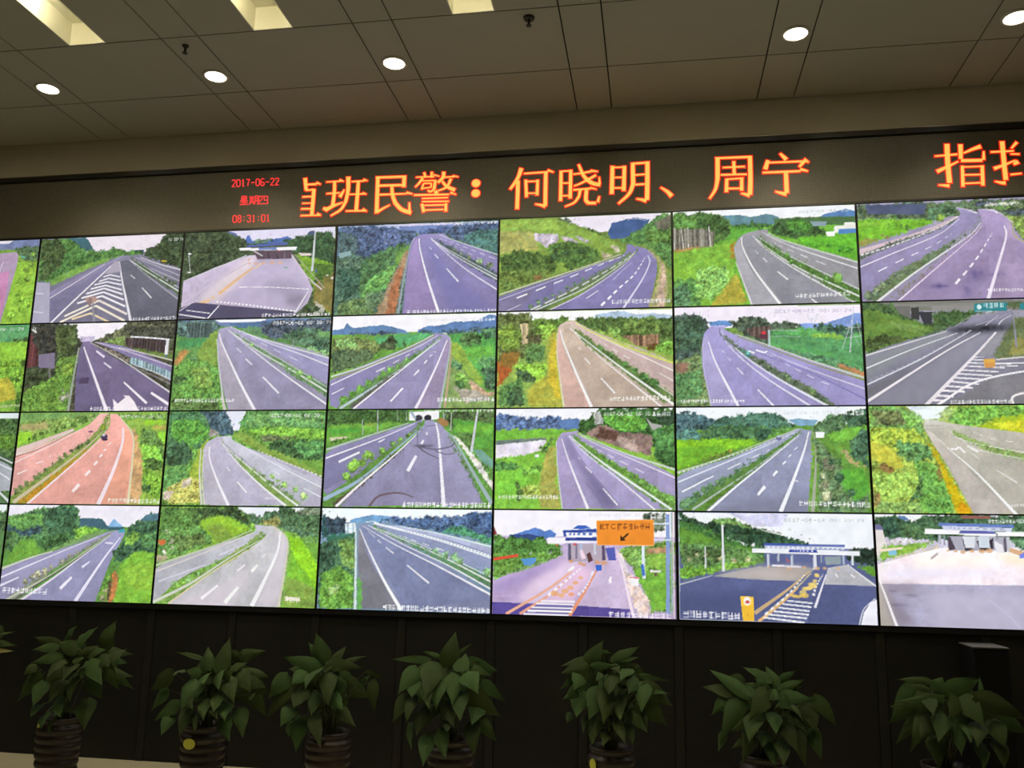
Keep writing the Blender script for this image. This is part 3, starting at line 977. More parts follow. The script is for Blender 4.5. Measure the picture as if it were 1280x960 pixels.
(1, 3): """F 9aa84c g
P f8f8f8 p -4,-1 1003,8 1002,69 -3,52
P a8c0d8 w 562,32 646,16 730,14 780,33 895,31 1002,43 1002,69 562,58
P 5c6a38 t 1,8 187,9 197,49 223,67 241,190 165,266 7,307
P 86983c b 7,106 76,72 137,126 130,213 53,238 9,202
P b0a078 v 132,73 180,70 181,188 147,196
P 5a7a34 t 197,53 393,40 415,54 360,96 326,157 258,172 215,110
P 9cb844 b 240,85 334,78 309,156 258,155
P 4a4a30 t 172,144 258,138 258,186 181,184
P a85c30 g 3,298 89,300 81,360 22,428 6,445
P 8a6a34 g 19,246 139,240 106,326 20,325
P 6a8848 b 164,205 275,199 277,294 175,310
P 9cc040 b 98,317 294,303 278,406 227,422 142,395
P 46603c t 106,335 166,344 227,405 210,422 125,404
P 6a8c48 b 23,445 142,387 178,533 76,557 8,557
P 3f5a38 t 66,463 142,447 161,549 76,557
P b0b048 g 292,156 343,105 344,269 371,467 388,560 187,558 177,464 294,372
P c8b43c g 310,200 343,157 345,330 371,501 338,517 303,398
P 4f6a34 t 444,50 562,45 771,46 1002,60 1000,188 893,228 713,165 512,100
P 5f7a38 t 713,70 928,67 935,152 729,148
P 8a6a50 v 713,156 927,152 918,237 795,214
P 55401f g 877,211 926,203 901,250 844,236
P 6fa040 b 902,203 1000,188 998,273 917,250
P 8aa048 b 629,111 713,105 704,156 638,146
R b8a498 a 393,67 351,114 353,330 388,564 | 444,59 478,99 998,315 999,490 998,569
R c8a498 a 360,96 348,209 362,373 388,564 | 368,114 369,175 446,374 546,565
R b4a090 a 385,88 394,193 496,400 563,565 | 419,80 495,195 695,361 938,568
R b8a09c a 427,72 562,179 999,474 | 444,63 613,154 1002,327
L d8d4b0 5 13.4 347,131 348,270 388,560
L f8f4f4 6.7 20.1 364,114 386,192 471,400 545,565
L ece4e0 4.2 5 466,216 483,233
L f4f0ec 5.9 7.5 504,281 536,316
L f8f4f0 7.5 10.9 596,397 675,485
L f4f0ec 3.3 10 419,98 512,204 728,395 930,563
P 6a7a40 g 415,80 445,107 646,249 999,499 1002,540 930,539 695,344 495,186
B 5f8040 8.4 30.1 8 478,151 613,240 777,353 899,439
L f0f0ec 5 16.7 419,106 563,222 728,353 998,552
L d8dcd0 3.3 6.7 907,439 999,503
D ece8e4 3.3 6.7 5 .5 562,170 728,272 794,307
L ece8e4 4.2 5.9 916,372 1000,420
L f0ece4 3.3 7.5 453,81 613,171 811,269 1001,363
L d0d860 6.7 15.1 453,77 562,140 729,217 1002,319
P a8b848 g 453,71 579,136 778,218 1002,298 1002,311 729,212
X f0ece4 25.1 645,518 987,511 23""",
(1, 4): """F 7a9050 g
P f0e8f6 p -14,-1 1029,10 1023,135 -16,120
P 5a88c8 w 186,88 273,81 317,86 316,114 195,111
P 7898dc w 817,108 901,83 969,57 1018,63 1015,135 740,137 673,136 674,109
P 42544a t -6,46 56,43 126,45 187,79 194,134 158,179 139,269 86,305 -10,303
P 3f5a44 t -6,74 143,59 176,143 122,242 0,258
P 7a8450 b -10,321 139,279 162,396 184,566 -14,565
P 62844c b -2,385 137,360 151,504 13,538
P 8a6a58 g -1,322 69,314 76,368 6,376
P 4a5a48 t 299,90 351,83 369,63 472,66 514,96 674,104 673,145 520,168 501,222 374,174
P 5a4a44 v 384,129 522,114 519,195 417,175
P 8ba044 b 298,118 350,137 366,170 315,150
P 5aa05a g 520,146 673,136 1022,153 1009,399 734,289 517,231
P a0c44c g 731,168 906,163 903,212 738,200
P 55905a g 520,159 738,182 1019,215 1011,364 818,273 535,214
P 3f604a t 741,115 899,127 1007,117 1013,161 921,190 773,147
P 62885a b 517,231 618,251 784,286 1010,373 1009,399 732,325
P c08458 g 864,336 1002,382 1000,408 864,353
R 8e84c8 a 203,111 158,170 150,342 197,566 | 290,113 332,164 1007,434 1004,573
R 9a90cc a 172,161 152,252 197,566 | 184,179 191,261 337,567
L b8b0d0 5.1 10.2 154,197 159,360 193,566
L f0ecfa 6.8 18.6 184,198 224,325 337,566
L dcd8f0 3.4 5.1 256,249 273,267
L dcd8f0 4.2 5.9 285,290 302,310
L ece8fa 5.9 7.6 335,350 368,388
L f0f0fc 7.6 11 442,473 524,565
L ececfc 3.4 10.2 255,135 312,246 478,401 714,566
P 5f6c58 g 242,112 246,153 329,246 561,420 804,563 853,567 645,421 347,228 255,144
B 55684c 6.8 22 10 313,209 447,302 530,366 612,411 725,492 805,545
B 60a8a0 11.9 15.2 3 364,251 397,270
B 98a868 11.9 20.3 3 596,402 725,488
L e0e4f0 5.1 15.2 262,172 396,301 561,420 804,567
L 50546a 2.5 6.8 246,126 254,163 330,237
L f4f4fc 10.2 11.9 398,256 431,270
L f4f4fc 10.2 10.2 440,252 482,267 500,260
D d8d4f0 3.4 6.8 7 .5 499,276 729,409 858,467
L 6a64a8 3.4 6.8 448,266 730,387 1002,534
L e0dcf0 3.4 6.8 516,272 730,369 1001,476
L c8ccc0 5.9 13.5 332,160 517,231 700,306 1004,417
L 8a9050 5.1 10.2 340,174 517,245 732,334 1003,430
B e03040 11.9 16.9 2 478,154 488,157
P 5a3440 p 460,163 507,168 502,195 459,190
L b8d0d8 10.2 13.5 512,141 512,236
L a8b8b0 4.2 4.2 521,143 681,149
L 9ab0a0 3.4 3.4 519,176 680,183
L c8ccd8 5.1 6.8 963,17 948,142 933,275
L c8ccd8 3.4 3.4 975,98 1001,232
L c8ccd8 3.4 3.4 950,97 893,257
L c0c8d0 3.4 3.4 915,141 1002,134
L c0c8d0 3.4 3.4 913,195 1000,183
L c0c8d0 2.5 2.5 925,115 984,241
L b0b4cc 2.5 2.5 719,55 734,92 777,57
L b0b4cc 3.4 3.4 739,74 750,155
L b0b4cc 2.5 2.5 773,66 752,110
L b0b8b0 5.1 5.1 144,27 144,50
N b8acc8 20.3 546,36 953,40 2017-06-22_08:30:34
X f4f0fa 18.6 21,533 372,536 25""",
(1, 5): """F 7a788c a
P 76766c p 1,-1 1267,11 1261,73 -1,47
P 4e6038 b 1,3 167,8 241,89 298,119 349,124 465,137 398,171 -1,287
P 6a8038 g 6,32 143,72 259,111 373,156 333,177 0,276
P 82964a g 115,100 296,140 347,163 255,175 153,137
P 46582f t 4,198 176,180 241,196 107,250 0,276
P 80807a p 166,11 576,16 574,44 166,26
P 6a6a66 p 166,26 245,24 244,96 190,66
P 3a3a3a p 251,35 290,33 289,104 247,96
P 34363c p 285,58 357,60 352,127 310,126
P 8a8884 p 356,27 575,30 573,58 354,56
P 4a5c34 b 360,60 574,55 638,49 752,52 571,83 464,144 399,150 359,127
P 55603c g 640,21 1265,24 1256,121 1134,111
R 76748e a 635,85 504,124 398,171 -2,305 -16,565 | 752,59 760,109 689,213 618,309 523,570
P 7d8288 s 1,319 398,175 475,180 168,322 -5,425
P 63636a s 552,167 578,168 336,325 -1,530 -4,474 284,338
P 807e92 s 577,182 666,184 530,307 295,568 -2,558
P 84828e a 666,177 718,164 631,309 542,307
P 6f7048 g 761,102 1258,101 1240,286 655,323 644,309
P 8a8a50 g 752,214 1249,190 1242,258 713,310
L 8a8a94 11.5 11.5 759,88 759,165 761,263
P 30303a s 437,165 490,148 567,150 599,137 669,149 746,126 743,161 667,170 565,169 462,176
G 26262e .8 76.6 14 515,161
G 26262e .9 76.6 16.6 630,155
L 46464e 2.6 5.1 451,144 545,93 637,63
L c0c0c8 2.6 3.8 464,144 552,90 636,70 752,59
L a8a4b8 2.6 5.1 750,73 672,107 567,140
L d8d4dc 3.8 6.4 749,88 703,115 682,139
L c0bcc8 3.2 5.1 686,86 618,141
L d8d8d8 4.5 10.2 424,168 239,224 5,294
L e4e4ea 3.8 8.9 475,180 236,267 2,365
L d4d8e0 5.1 10.2 546,167 285,317 3,453
D 9a9cac 3.8 7.7 20 .5 540,164 272,317 4,436
L ece4e8 5.1 17.9 590,179 390,291 -1,544
L e4dce2 11.5 25.5 666,180 542,314 292,568
L f0e8ec 6.4 15.3 1223,333 609,426 346,568
P 78767e a 616,426 1234,340 1210,582 371,575
L f0e8ec 5.1 5.1 548,313 599,314
L f0e8ec 6.4 6.4 531,325 598,329
L f0e8ec 7 7 514,342 728,352
L f0e8ec 7.7 7.7 500,359 695,372
L f0e8ec 8.3 8.3 480,380 662,393
L f0e8ec 8.9 8.9 462,400 629,413
L f0e8ec 9.6 9.6 445,421 603,433
L f0e8ec 10.2 10.2 425,441 563,457
L f0e8ec 11.5 11.5 401,465 530,477
L f0e8ec 12.8 12.8 377,489 491,497
L f0e8ec 14 14 352,516 432,521
L f0e8ec 14 14 329,540 386,544
L f0e8ec 5.7 5.7 666,348 1100,348
L f0e8ec 5.7 5.7 671,364 759,363
L f0e8ec 6.4 15.3 1223,333 609,426 346,568
L d8d4d4 8.9 11.5 655,327 1105,287 1230,258
P dca848 p 592,324 650,322 648,368 598,371
P d09048 p 600,343 647,341 645,368 601,371
P 2f8088 p 570,19 733,18 729,64 566,67
P 2f8088 p 795,25 1265,31 1261,66 793,59
X c8e8e8 25.5 613,34 719,33 27
E c8e8e8 11.5 14 593,40
L a8c8d0 3.2 3.2 573,65 656,65
X e4e4e4 21.7 411,551 712,552 29
L e8e0e0 8.9 15.3 1162,461 759,510 717,571""",
(2, -1): """F 4a6a38 t
P d8e4e4 p -13,-4 1002,3 1002,37 -5,40
P 5a8034 b 695,147 987,131 990,224 706,224
P 4a5c40 g 26,223 901,258 1000,300 988,350 48,353
R 9aa0a8 a 325,249 86,574 | 709,241 987,341 1002,483
L d0d0d0 5.8 11.6 804,241 993,316
L dce0e4 5.8 9.6 810,283 994,358
L e4e4e8 5.8 9.6 816,325 988,417
P 5a7048 g 834,451 992,516 999,565 850,567
L d8dcdc 9.6 19.3 871,451 1007,557""",
(2, 0): """F 8fa848 g
P 7f9c54 g -6,3 541,3 548,57 0,114
P 8fa04c b -6,71 178,47 451,15 524,11 476,65 370,107 170,131 -6,207
P a8a068 g 5,80 199,64 204,106 9,114
P a0c838 g -8,127 104,123 102,182 -6,207
B 5f7a34 9.1 21.8 9 64,173 153,140 260,107 384,65 454,40
B 8a98a0 4.5 5.4 6 419,48 491,40
P 9cb048 g 652,12 1001,10 1012,208 1010,556 791,558 806,282 775,150 693,58
P 7c9c48 b 661,12 1002,14 1006,60 691,42
P b0a050 g 902,88 1000,89 1002,109 904,109
P a4d034 g 836,51 997,60 999,76 857,84
P a0d040 g 933,126 1003,122 1010,188 947,183
P 6a8440 b 833,109 923,117 993,200 1003,298 895,282 832,183
P 8fc044 b 851,200 960,224 1004,314 939,363 865,331
P 4f7034 t 877,282 994,298 991,363 893,347
P 78a83c b 831,347 993,379 1000,540 853,477
P 486a34 t 849,436 929,444 925,492 863,485
R c8a070 g 751,100 785,167 779,364 782,558 | 787,100 836,224 868,363 870,557
R d89c94 a 547,11 443,99 161,207 -14,291 -9,532 | 606,7 598,100 440,232 186,399 -5,524
R d8988c a 615,12 608,108 478,241 280,415 107,568 | 661,12 751,100 793,200 791,558
R dc9880 a 715,100 713,241 667,397 605,564 | 752,108 789,200 791,558
P dcc0b8 p 370,103 389,111 161,207 -3,270 -8,228 157,174
D e8dcd8 9.1 16.3 24 .6 376,115 163,220 -3,264
L 8a6a58 3.6 7.3 390,115 163,224 -6,279
L f0dcd8 4.5 9.1 426,107 253,199 -6,316
L f0dcd8 7.3 10.9 243,270 235,274
L f0d8d8 8.2 10 197,303 152,316
L f4e0dc 9.1 11.8 93,358 27,383
P 8f9448 g 597,12 611,16 599,108 477,232 278,398 61,569 0,532 251,332 472,191 552,99
B 6a7440 6.3 18.1 22 591,41 572,116 472,191 352,257 184,382 14,499
L c8b898 5.4 30.8 600,74 541,158 375,299 22,557
P b08430 g 555,166 495,232 330,373 124,560 41,561 277,390
L ecdcdc 3.6 18.1 606,87 561,174 380,340 120,564
L f4e4e4 7.3 9.1 623,208 639,187
L f4e4e4 9.1 14.5 595,237 613,232
L f4e4e4 12.7 16.3 573,278 589,261
L f4e4e4 14.5 20 542,327 562,303
L f4e4e4 18.1 23.6 491,389 519,360
L f4e4e4 21.8 27.2 416,488 456,443
L f0e0e8 14.5 34.5 711,100 716,191 672,364 596,564
L d8d0a8 9.1 21.8 691,42 778,142 793,282 791,558
E 4a3a58 23.6 18.1 590,154
E c8b8c8 12.7 7.3 585,143
E 3a2a40 20 7.3 597,171
E 6a4060 18.1 5.4 496,122
B 9ca838 12.7 18.1 2 578,83 584,95
N ece8d8 16.3 681,28 959,32 2017-06-22_08:30
X e8ecd8 27.2 656,539 1000,541 31""",
(2, 1): """F 6f9440 b
P e4e8f6 p 345,0 499,-3 458,119 423,119
P 3f6272 t 188,3 362,0 402,62 431,110 425,143 348,147 265,85
P 4f7a50 b 4,2 197,3 265,77 279,142 242,215 -2,215
P 5a9440 b 18,60 192,44 268,118 264,167 121,223 27,150
P a8a098 r 267,102 284,106 339,134 323,155 271,154
P 466a48 t -3,199 135,183 177,264 148,328 9,328
P 3a5438 t 3,264 126,280 114,328 9,328
P a8b040 g 232,199 280,159 251,223 249,392 263,554 152,555 169,360
P 68904a b 2,345 131,328 163,392 124,440 6,473
P b8b860 b 22,457 138,408 232,392 246,551 31,553
P d8c8b0 r 122,416 180,396 176,440 118,464
P d8c8b4 r 7,481 67,481 54,529 8,537
P 4f8448 b 455,86 485,30 500,5 998,9 1005,121 711,104 542,111
P 6a9a58 b 484,13 990,17 995,97 627,103 498,95
P 7cb444 b 491,111 711,96 996,113 999,168 715,160 545,143
P 6f7048 b 561,135 715,152 883,160 633,191
P 3f6038 t 650,191 767,176 1000,184 998,287 875,299 740,271 661,231
P 5a9050 b 801,192 1000,176 996,255 874,279
P 8c9c44 g 413,151 475,119 652,223 858,299 1000,310 1005,404 811,334 551,223
P 6f9c44 g 808,295 999,302 1004,381 876,318
R a8a2bc a 323,155 250,207 249,344 276,558 | 409,151 464,199 1005,404 1014,559
R aea6c4 a 349,159 277,223 284,296 408,561 | 350,167 381,231 564,390 776,557
R b0a8bc a 283,191 249,247 272,558 | 292,199 286,280 434,561
R b4b4c8 a 358,155 415,223 891,552 | 409,151 482,207 1007,427
L d0d0c4 8.5 18.7 225,223 230,376 259,558
L d4d0c8 5.1 10.2 243,231 250,408 276,558
L f0ecf6 6.8 22.1 281,215 287,288 345,415 429,561
L ececf4 5.1 7.6 397,335 421,358
L f0f0f8 7.6 11 473,421 536,485
P 8a9a50 g 340,155 352,191 473,311 653,469 793,557 883,556 701,437 434,255 361,191
L f0f0f4 4.2 13.6 352,191 474,319 636,453 785,559
L e8ece8 3.4 13.6 361,199 507,311 702,453 859,559
B 7c9450 5.9 15.3 12 380,215 559,335 675,421 823,514
B a8c468 11.9 22.1 5 668,382 733,413 824,467 926,521
L 7a9060 3.4 3.4 824,475 830,498
L e8ecf0 3.4 5.1 678,350 735,380
L ececf4 5.1 6.8 889,458 1008,512
L ececf4 3.4 6.8 428,175 605,271 813,370 1004,454
D d8dccc 5.1 11.9 16 .6 586,235 776,311 1004,392
N ececec 22.1 655,29 962,31 2017-06-22_08:30
X e8e8f0 11.9 649,516 724,519 33""",
(2, 2): """F 5f9440 g
P 3f5a34 t -3,-1 496,-1 482,70 208,89 3,97
P 48602f b 3,12 497,15 482,74 6,80
P 6aa040 g 7,88 482,70 381,98 296,131 9,198
P b0b450 g 225,81 311,81 294,94 234,93
P d8d0b0 p 20,164 124,156 134,164 30,183
P 5f8a3c b 4,189 159,156 313,127 211,156 6,219
P 55a040 g 8,114 209,106 210,131 10,147
P 4a6038 t 675,17 997,11 995,134 771,133
P 5c9c40 g 752,59 998,85 997,231 873,215 771,133
P 5a7038 b 771,125 888,142 890,215 857,239 788,149
P 6fb040 g 770,92 994,93 995,134 788,133
P 6a9c8c w 878,231 932,239 999,296 1000,352 942,312
P 60803c b 891,280 1004,344 1007,488 910,361
P e0dcd0 r 746,133 789,166 874,256 934,320 1010,448 1003,472 918,353 815,215 746,145
P f0eef4 p 497,15 675,8 676,58 499,66
E 3a3a44 23.7 18.6 554,51
E 2a2a30 22 18.6 609,50
P 98a8b8 p 497,11 514,11 541,49 533,62
B a87848 18.6 28.7 4 685,67 711,87
R 7d76aa a 567,62 432,107 195,181 0,264 3,471 | 579,62 552,116 338,281 189,388 22,496
R 827ca8 a 592,62 569,116 406,281 78,562 | 634,62 712,116 860,345 947,536
R 8a84b0 a 660,75 681,182 695,353 726,556 | 677,83 721,133 843,312 939,536
R 7470a4 a 567,66 214,214 2,298 3,463 | 574,74 470,182 187,363 20,463
L b8c0c0 5.9 15.2 499,78 297,140 7,233
L f0eaf4 4.2 11.8 533,82 332,165 5,283
L e4e0ec 8.5 11.8 358,171 320,190
D f0ecf4 15.2 16.9 1 .98 209,248 81,306
P 5c8440 g 575,62 593,74 502,157 224,413 95,562 8,545 221,355 502,140
B 6f9c44 7.6 28.7 9 584,74 502,149 419,190 344,231 261,289 177,339 121,405
B a4cc50 20.3 30.4 3 263,252 180,314
L 98b0c8 6.8 30.4 585,99 437,223 224,404 6,521
P 55503c g 569,132 439,256 242,429 86,557 43,557 249,396
L f0e8f0 5.1 20.3 569,120 438,248 225,429 82,561
L e0dcec 11.8 13.5 605,132 608,149
L e8e4f0 15.2 18.6 588,178 576,202
L f0ecf6 20.3 25.4 548,268 502,356
L f4f0fa 10.1 28.7 656,79 675,149 699,353 720,556
L 9cb0b8 6.8 28.7 712,120 773,182 894,377 996,536
P 5f7a40 g 704,116 843,312 964,544 930,505 809,296
G 4a4a58 .8 50.7 8.5 589,211
L 5a5868 11.8 5.1 547,207 608,252 684,284
L 5c5a6c 8.5 8.5 556,215 657,231 749,215 773,190
L 646278 8.5 6.8 657,239 725,260 775,252
L 6a6880 8.5 5.1 577,116 552,132 555,207
L 6a6880 6.8 5.1 602,99 661,91
L 6a5860 18.6 8.5 283,555 331,502 415,481 482,484 542,504
L b0b8b0 6.8 8.5 307,2 312,131
L a0b0a8 5.1 6.8 216,56 224,148
L a8b4b0 4.2 5.1 428,7 430,65
L a8b4b0 4.2 5.1 480,15 483,65
L c8ccd4 11.8 20.3 901,10 870,248
L a8b0b8 6.8 8.5 700,17 706,58
L a8b0a0 5.1 6.8 747,17 746,125
N ececf0 22 586,4 876,5 2017-06-22_08:30:34
X f0f0f4 22 893,7 992,7 5
X f4f4f8 28.7 476,545 992,545 35""",
(2, 3): """F 80b040 g
P f0f2f8 p -5,-4 1002,0 1000,79 -3,83
P 4a6ca8 t 0,31 57,27 161,49 239,58 341,48 392,63 469,57 477,115 2,124
P 5578b0 w 358,67 469,59 477,115 376,114
P 72b440 g 2,128 393,119 376,144 308,157 3,182
P 6a7c74 w 3,182 291,165 291,182 4,208
P e0d8e8 w 4,208 283,178 291,187 258,238 173,267 53,280 5,285
P 88b840 g 1,289 258,246 308,170 342,153 343,255 361,397 379,559 7,563
P 4a7c3c t 1,302 122,306 148,339 11,353
P 7cc444 g 20,357 208,339 175,415 142,482 23,500
P 72a844 b 140,339 276,305 285,347 175,390
P a0a050 g 292,229 342,195 348,397 379,559 253,560 260,381
P 55783c t 249,221 292,204 325,157 342,157 309,229 267,263
P b0b44c b 142,449 252,415 269,481 176,499
B 5a7038 13.4 21.8 4 124,424 142,449 134,524
L e8ecf0 18.4 18.4 228,267 250,267
P 3a6030 t 469,72 519,68 553,26 595,5 1006,4 1000,345 892,287 876,179 712,145 612,103 562,128 511,153 469,136
P 62a040 b 612,35 795,28 861,112 761,137 695,128 620,86
P 8a7068 r 511,145 578,103 629,99 695,137 860,146 885,171 867,271 728,229 562,170
P b0988c r 678,162 778,171 810,254 711,221
P 5a4034 r 595,111 695,137 678,187 562,170
P a8a8a4 p 845,57 877,87 935,100 910,138 877,121
P 4f8044 b 877,129 1001,71 1001,295 908,263
P 2f4430 t 895,28 1005,29 1004,96 927,87
P 9a9c98 v 553,26 595,18 612,86 562,94
R 9486bc a 376,140 347,212 370,414 383,559 | 469,128 511,170 1000,378 997,557
R 9a88c0 a 359,161 351,246 383,559 | 368,178 411,297 525,558
R 6a5e94 s 389,144 410,229 512,380 611,557 | 402,157 478,288 578,396 701,556
R 9c8ec8 a 410,153 512,313 693,527 726,560 | 423,153 612,313 872,554
L 706890 5 6.7 512,413 578,495 611,553
L c8c8c8 5 10 347,187 357,356 383,555
L f0ecf6 5 18.4 376,170 428,322 525,558
L e8e4f0 4.2 5 470,275 482,288
L ece8f4 5.9 7.5 512,326 545,361
L f4f0f8 6.7 10 607,446 687,537
L f0ecf4 3.3 10 418,157 511,254 694,396 888,560
P 62903c g 418,144 444,153 645,288 998,508 997,557 961,561 727,404 511,246
B 7ca048 6.7 30.1 18 444,170 612,279 776,379 905,476 978,516
L e4ece8 4.2 15.1 423,157 562,271 727,387 977,557
L e8f0ec 2.5 8.4 444,178 612,313 816,453
D ece4f4 3.3 5.9 6 .55 511,200 694,292 874,382
L f0e8f4 3.3 7.5 478,153 612,221 810,304 1000,388
L c8d0cc 5 13.4 469,140 562,183 728,254 1000,343
N e8ece8 21.8 612,35 870,33 2017-06-22_08:30
X f0f4f0 25.1 878,35 981,34 7
X ececdc 21.8 23,496 366,496 37""",
(2, 4): """F 62903c g
P eef4fa p -9,-3 1011,0 1006,96 -11,100
P 3f6a70 t -6,37 47,27 108,33 228,70 193,110 106,136 -8,158
P 446c58 t 141,110 254,61 366,35 451,36 536,41 585,76 634,107 566,129 449,120
P 78a8c8 w 593,76 636,66 752,73 734,103 651,107
P 588c80 t -7,136 71,123 132,145 131,176 1,180
P 446c44 t 132,136 193,110 364,97 483,111 515,146 447,177 131,176
P 30503c t 431,129 482,118 520,142 481,168 430,181
P 5c8c48 b 516,129 567,103 617,107 599,138 532,155
P 82c030 g -4,185 191,176 421,181 412,203 275,243 -2,344
P 6fac34 g 0,225 242,207 275,243 137,287 -2,340
B 7c8838 10.1 18.4 6 137,287 206,269 284,243
B c08848 6.7 8.4 2 288,238 290,243
R 8a92b8 a 634,121 514,173 308,269 2,384 -5,566 | 667,121 615,164 392,312 168,452 37,566
R 8388b0 a 667,125 597,190 374,356 148,565 | 716,130 721,225 698,380 677,563
P 757a9c s 165,556 470,484 685,483 682,563 157,569
L b8c8a8 5 10.1 650,121 514,173 223,286 -2,357
D d8dcd8 4.2 8.4 26 .6 616,142 446,212 -2,366
L e0e4f0 3.4 10.1 633,138 445,225 6,410
D e8ecf4 4.2 11.7 4 .5 495,234 324,313 22,462
L eef0f6 10.1 11.7 117,416 26,462
P 5f7a3c g 663,125 666,138 511,251 304,425 97,565 12,566 271,382 512,234
B 6a8858 5 25.1 20 632,156 512,243 375,312 237,400 99,488 29,540
L a8b8b0 5 15.1 649,151 442,312 80,557
P 55782f g 588,208 442,321 157,548 106,557 374,356
L ecf0f4 3.4 16.8 649,156 493,286 321,425 161,565
L e4ecf4 5 6.7 621,234 638,221
L e4ecf4 6.7 8.4 590,273 603,260
L ecf0f8 10.1 11.7 559,312 575,295
L f0f4f8 13.4 16.8 507,373 529,347
L f0f4f8 15.1 21.8 424,476 463,429
L f0f4fa 6.7 26.8 700,138 670,243 606,406 538,565
L e8ecf4 6.7 6.7 618,398 635,402
P 80a040 g 712,138 737,138 725,312 690,563 677,563 703,355
L a0a890 5 25.1 724,138 731,277 702,563
P 6a7c50 b 732,164 810,251 887,362 986,480 989,560 731,563 740,354
P 557a50 t 717,112 803,51 886,43 881,139 782,152 732,147
P 3a5a40 t 869,52 1011,5 1009,122 899,113
P 74b444 g 790,156 899,122 1010,105 994,165 895,191 813,182
P 42664a t 903,191 972,131 1009,122 998,328 915,277
P 5ca43c g 839,345 970,328 996,446 928,514 866,447
P c0a878 g 860,230 881,225 923,294 994,328 993,341 906,303
P 6c6c54 t 760,277 817,286 823,337 765,346
B b8bc90 11.7 25.1 6 737,423 777,440 771,380 782,516
B 4f6c48 15.1 23.5 5 874,285 807,311 899,447 950,548
P f0f8fc p 733,138 781,139 777,169 736,169
E 6a6a90 15.1 13.4 544,171
E b8c0e0 10.1 5.9 544,162
N d8d8e0 16.8 570,36 870,31 2017-06-22_08:30
X f4f8f8 28.5 891,34 989,37 9
X ececf0 26.8 634,517 995,522 39""",
(2, 5): """F a8b048 b
P e8f4f4 p 193,5 406,3 351,69 276,76 229,42
P c8d4e0 w 193,5 318,6 317,22 217,22
P a0b058 b 328,56 380,16 442,10 389,63
P 7a9c4c b 3,6 155,8 229,28 264,69 274,116 269,189 6,188
P 6a7848 t 15,20 154,28 182,88 162,108 36,101
P 86b048 b 166,35 254,42 262,102 187,109
P b0b840 b -2,114 224,122 282,189 216,248 4,235
P 5a8a4c t 113,188 220,189 280,209 312,288 237,301 170,288
P c0c048 g 6,188 117,235 174,327 111,341 2,275
P 8a7040 b 82,301 123,347 85,361 25,315
P 7aa848 b 213,288 311,301 354,392 331,560 221,562 241,432
P 4f7840 t 233,367 271,353 239,471 187,517 176,497
P a8c050 b 9,368 210,347 230,419 189,484 27,499
P 98b058 b 2,499 224,510 245,561 5,564
P 8a7848 b 5,447 42,459 25,525 0,532
P 68a048 b 256,393 355,379 410,469 392,560 270,561
P c8b020 g 277,162 317,222 360,314 413,431 476,559 404,560 374,457 335,314
P d8a020 g 420,495 456,508 479,562 416,563
P 8a6838 g 324,294 340,327 355,379 342,399 327,340
P 74ac48 b 382,70 454,10 663,5 1201,3 1192,94 596,84 521,117 447,110 405,96
P b8c030 g 526,120 646,65 1069,21 1200,9 1183,178 711,163 592,137
P d0d038 g 595,104 1068,41 1198,29 1186,152 701,137
P a89038 g 532,127 700,147 1183,178 1182,197 710,176
R a8a498 a 283,76 279,129 361,288 488,565 | 375,83 411,96 1177,248 1146,557
R b4aca4 a 285,129 317,209 395,340 488,565 | 321,149 401,248 569,443 691,563
L b8b09c 3.6 3.6 282,89 381,86
L a89c88 4.9 4.9 281,109 374,106
L b0a890 3.6 3.6 282,128 385,123
L f8f8f8 3 18.2 344,176 401,242 515,352 691,566
L f8f8f8 9.7 10.9 399,229 424,232 440,222 468,251
L f8f8f8 8.5 10.9 480,215 532,245
L f0f0ec 3 3.6 498,253 533,280
L f4f4f0 3.6 6.7 613,339 707,404
P 98a458 g 385,123 409,126 587,209 1165,363 1163,388 584,248 431,163
L e8ecdc 3 8.5 397,133 503,196 1043,309 1164,375
L f0f0e8 2.4 6.1 443,169 560,242 1040,338 1162,400
B 98a860 4.9 13.4 10 445,149 562,209 715,268
D ece8e0 3.6 6.1 7 .4 519,143 649,186 1119,242
X e8e8e4 15.8 653,519 1093,511 41
G f4fcfc .6 72.9 54.7 316,42""",
(3, -1): """F 5f7a44 g
P e8f0f4 p -154,6 988,-5 999,73 -139,87
P 4a6a40 t -142,71 994,42 1013,174 -120,191
R 8a88a8 a 157,179 48,613 | 341,177 939,589""",
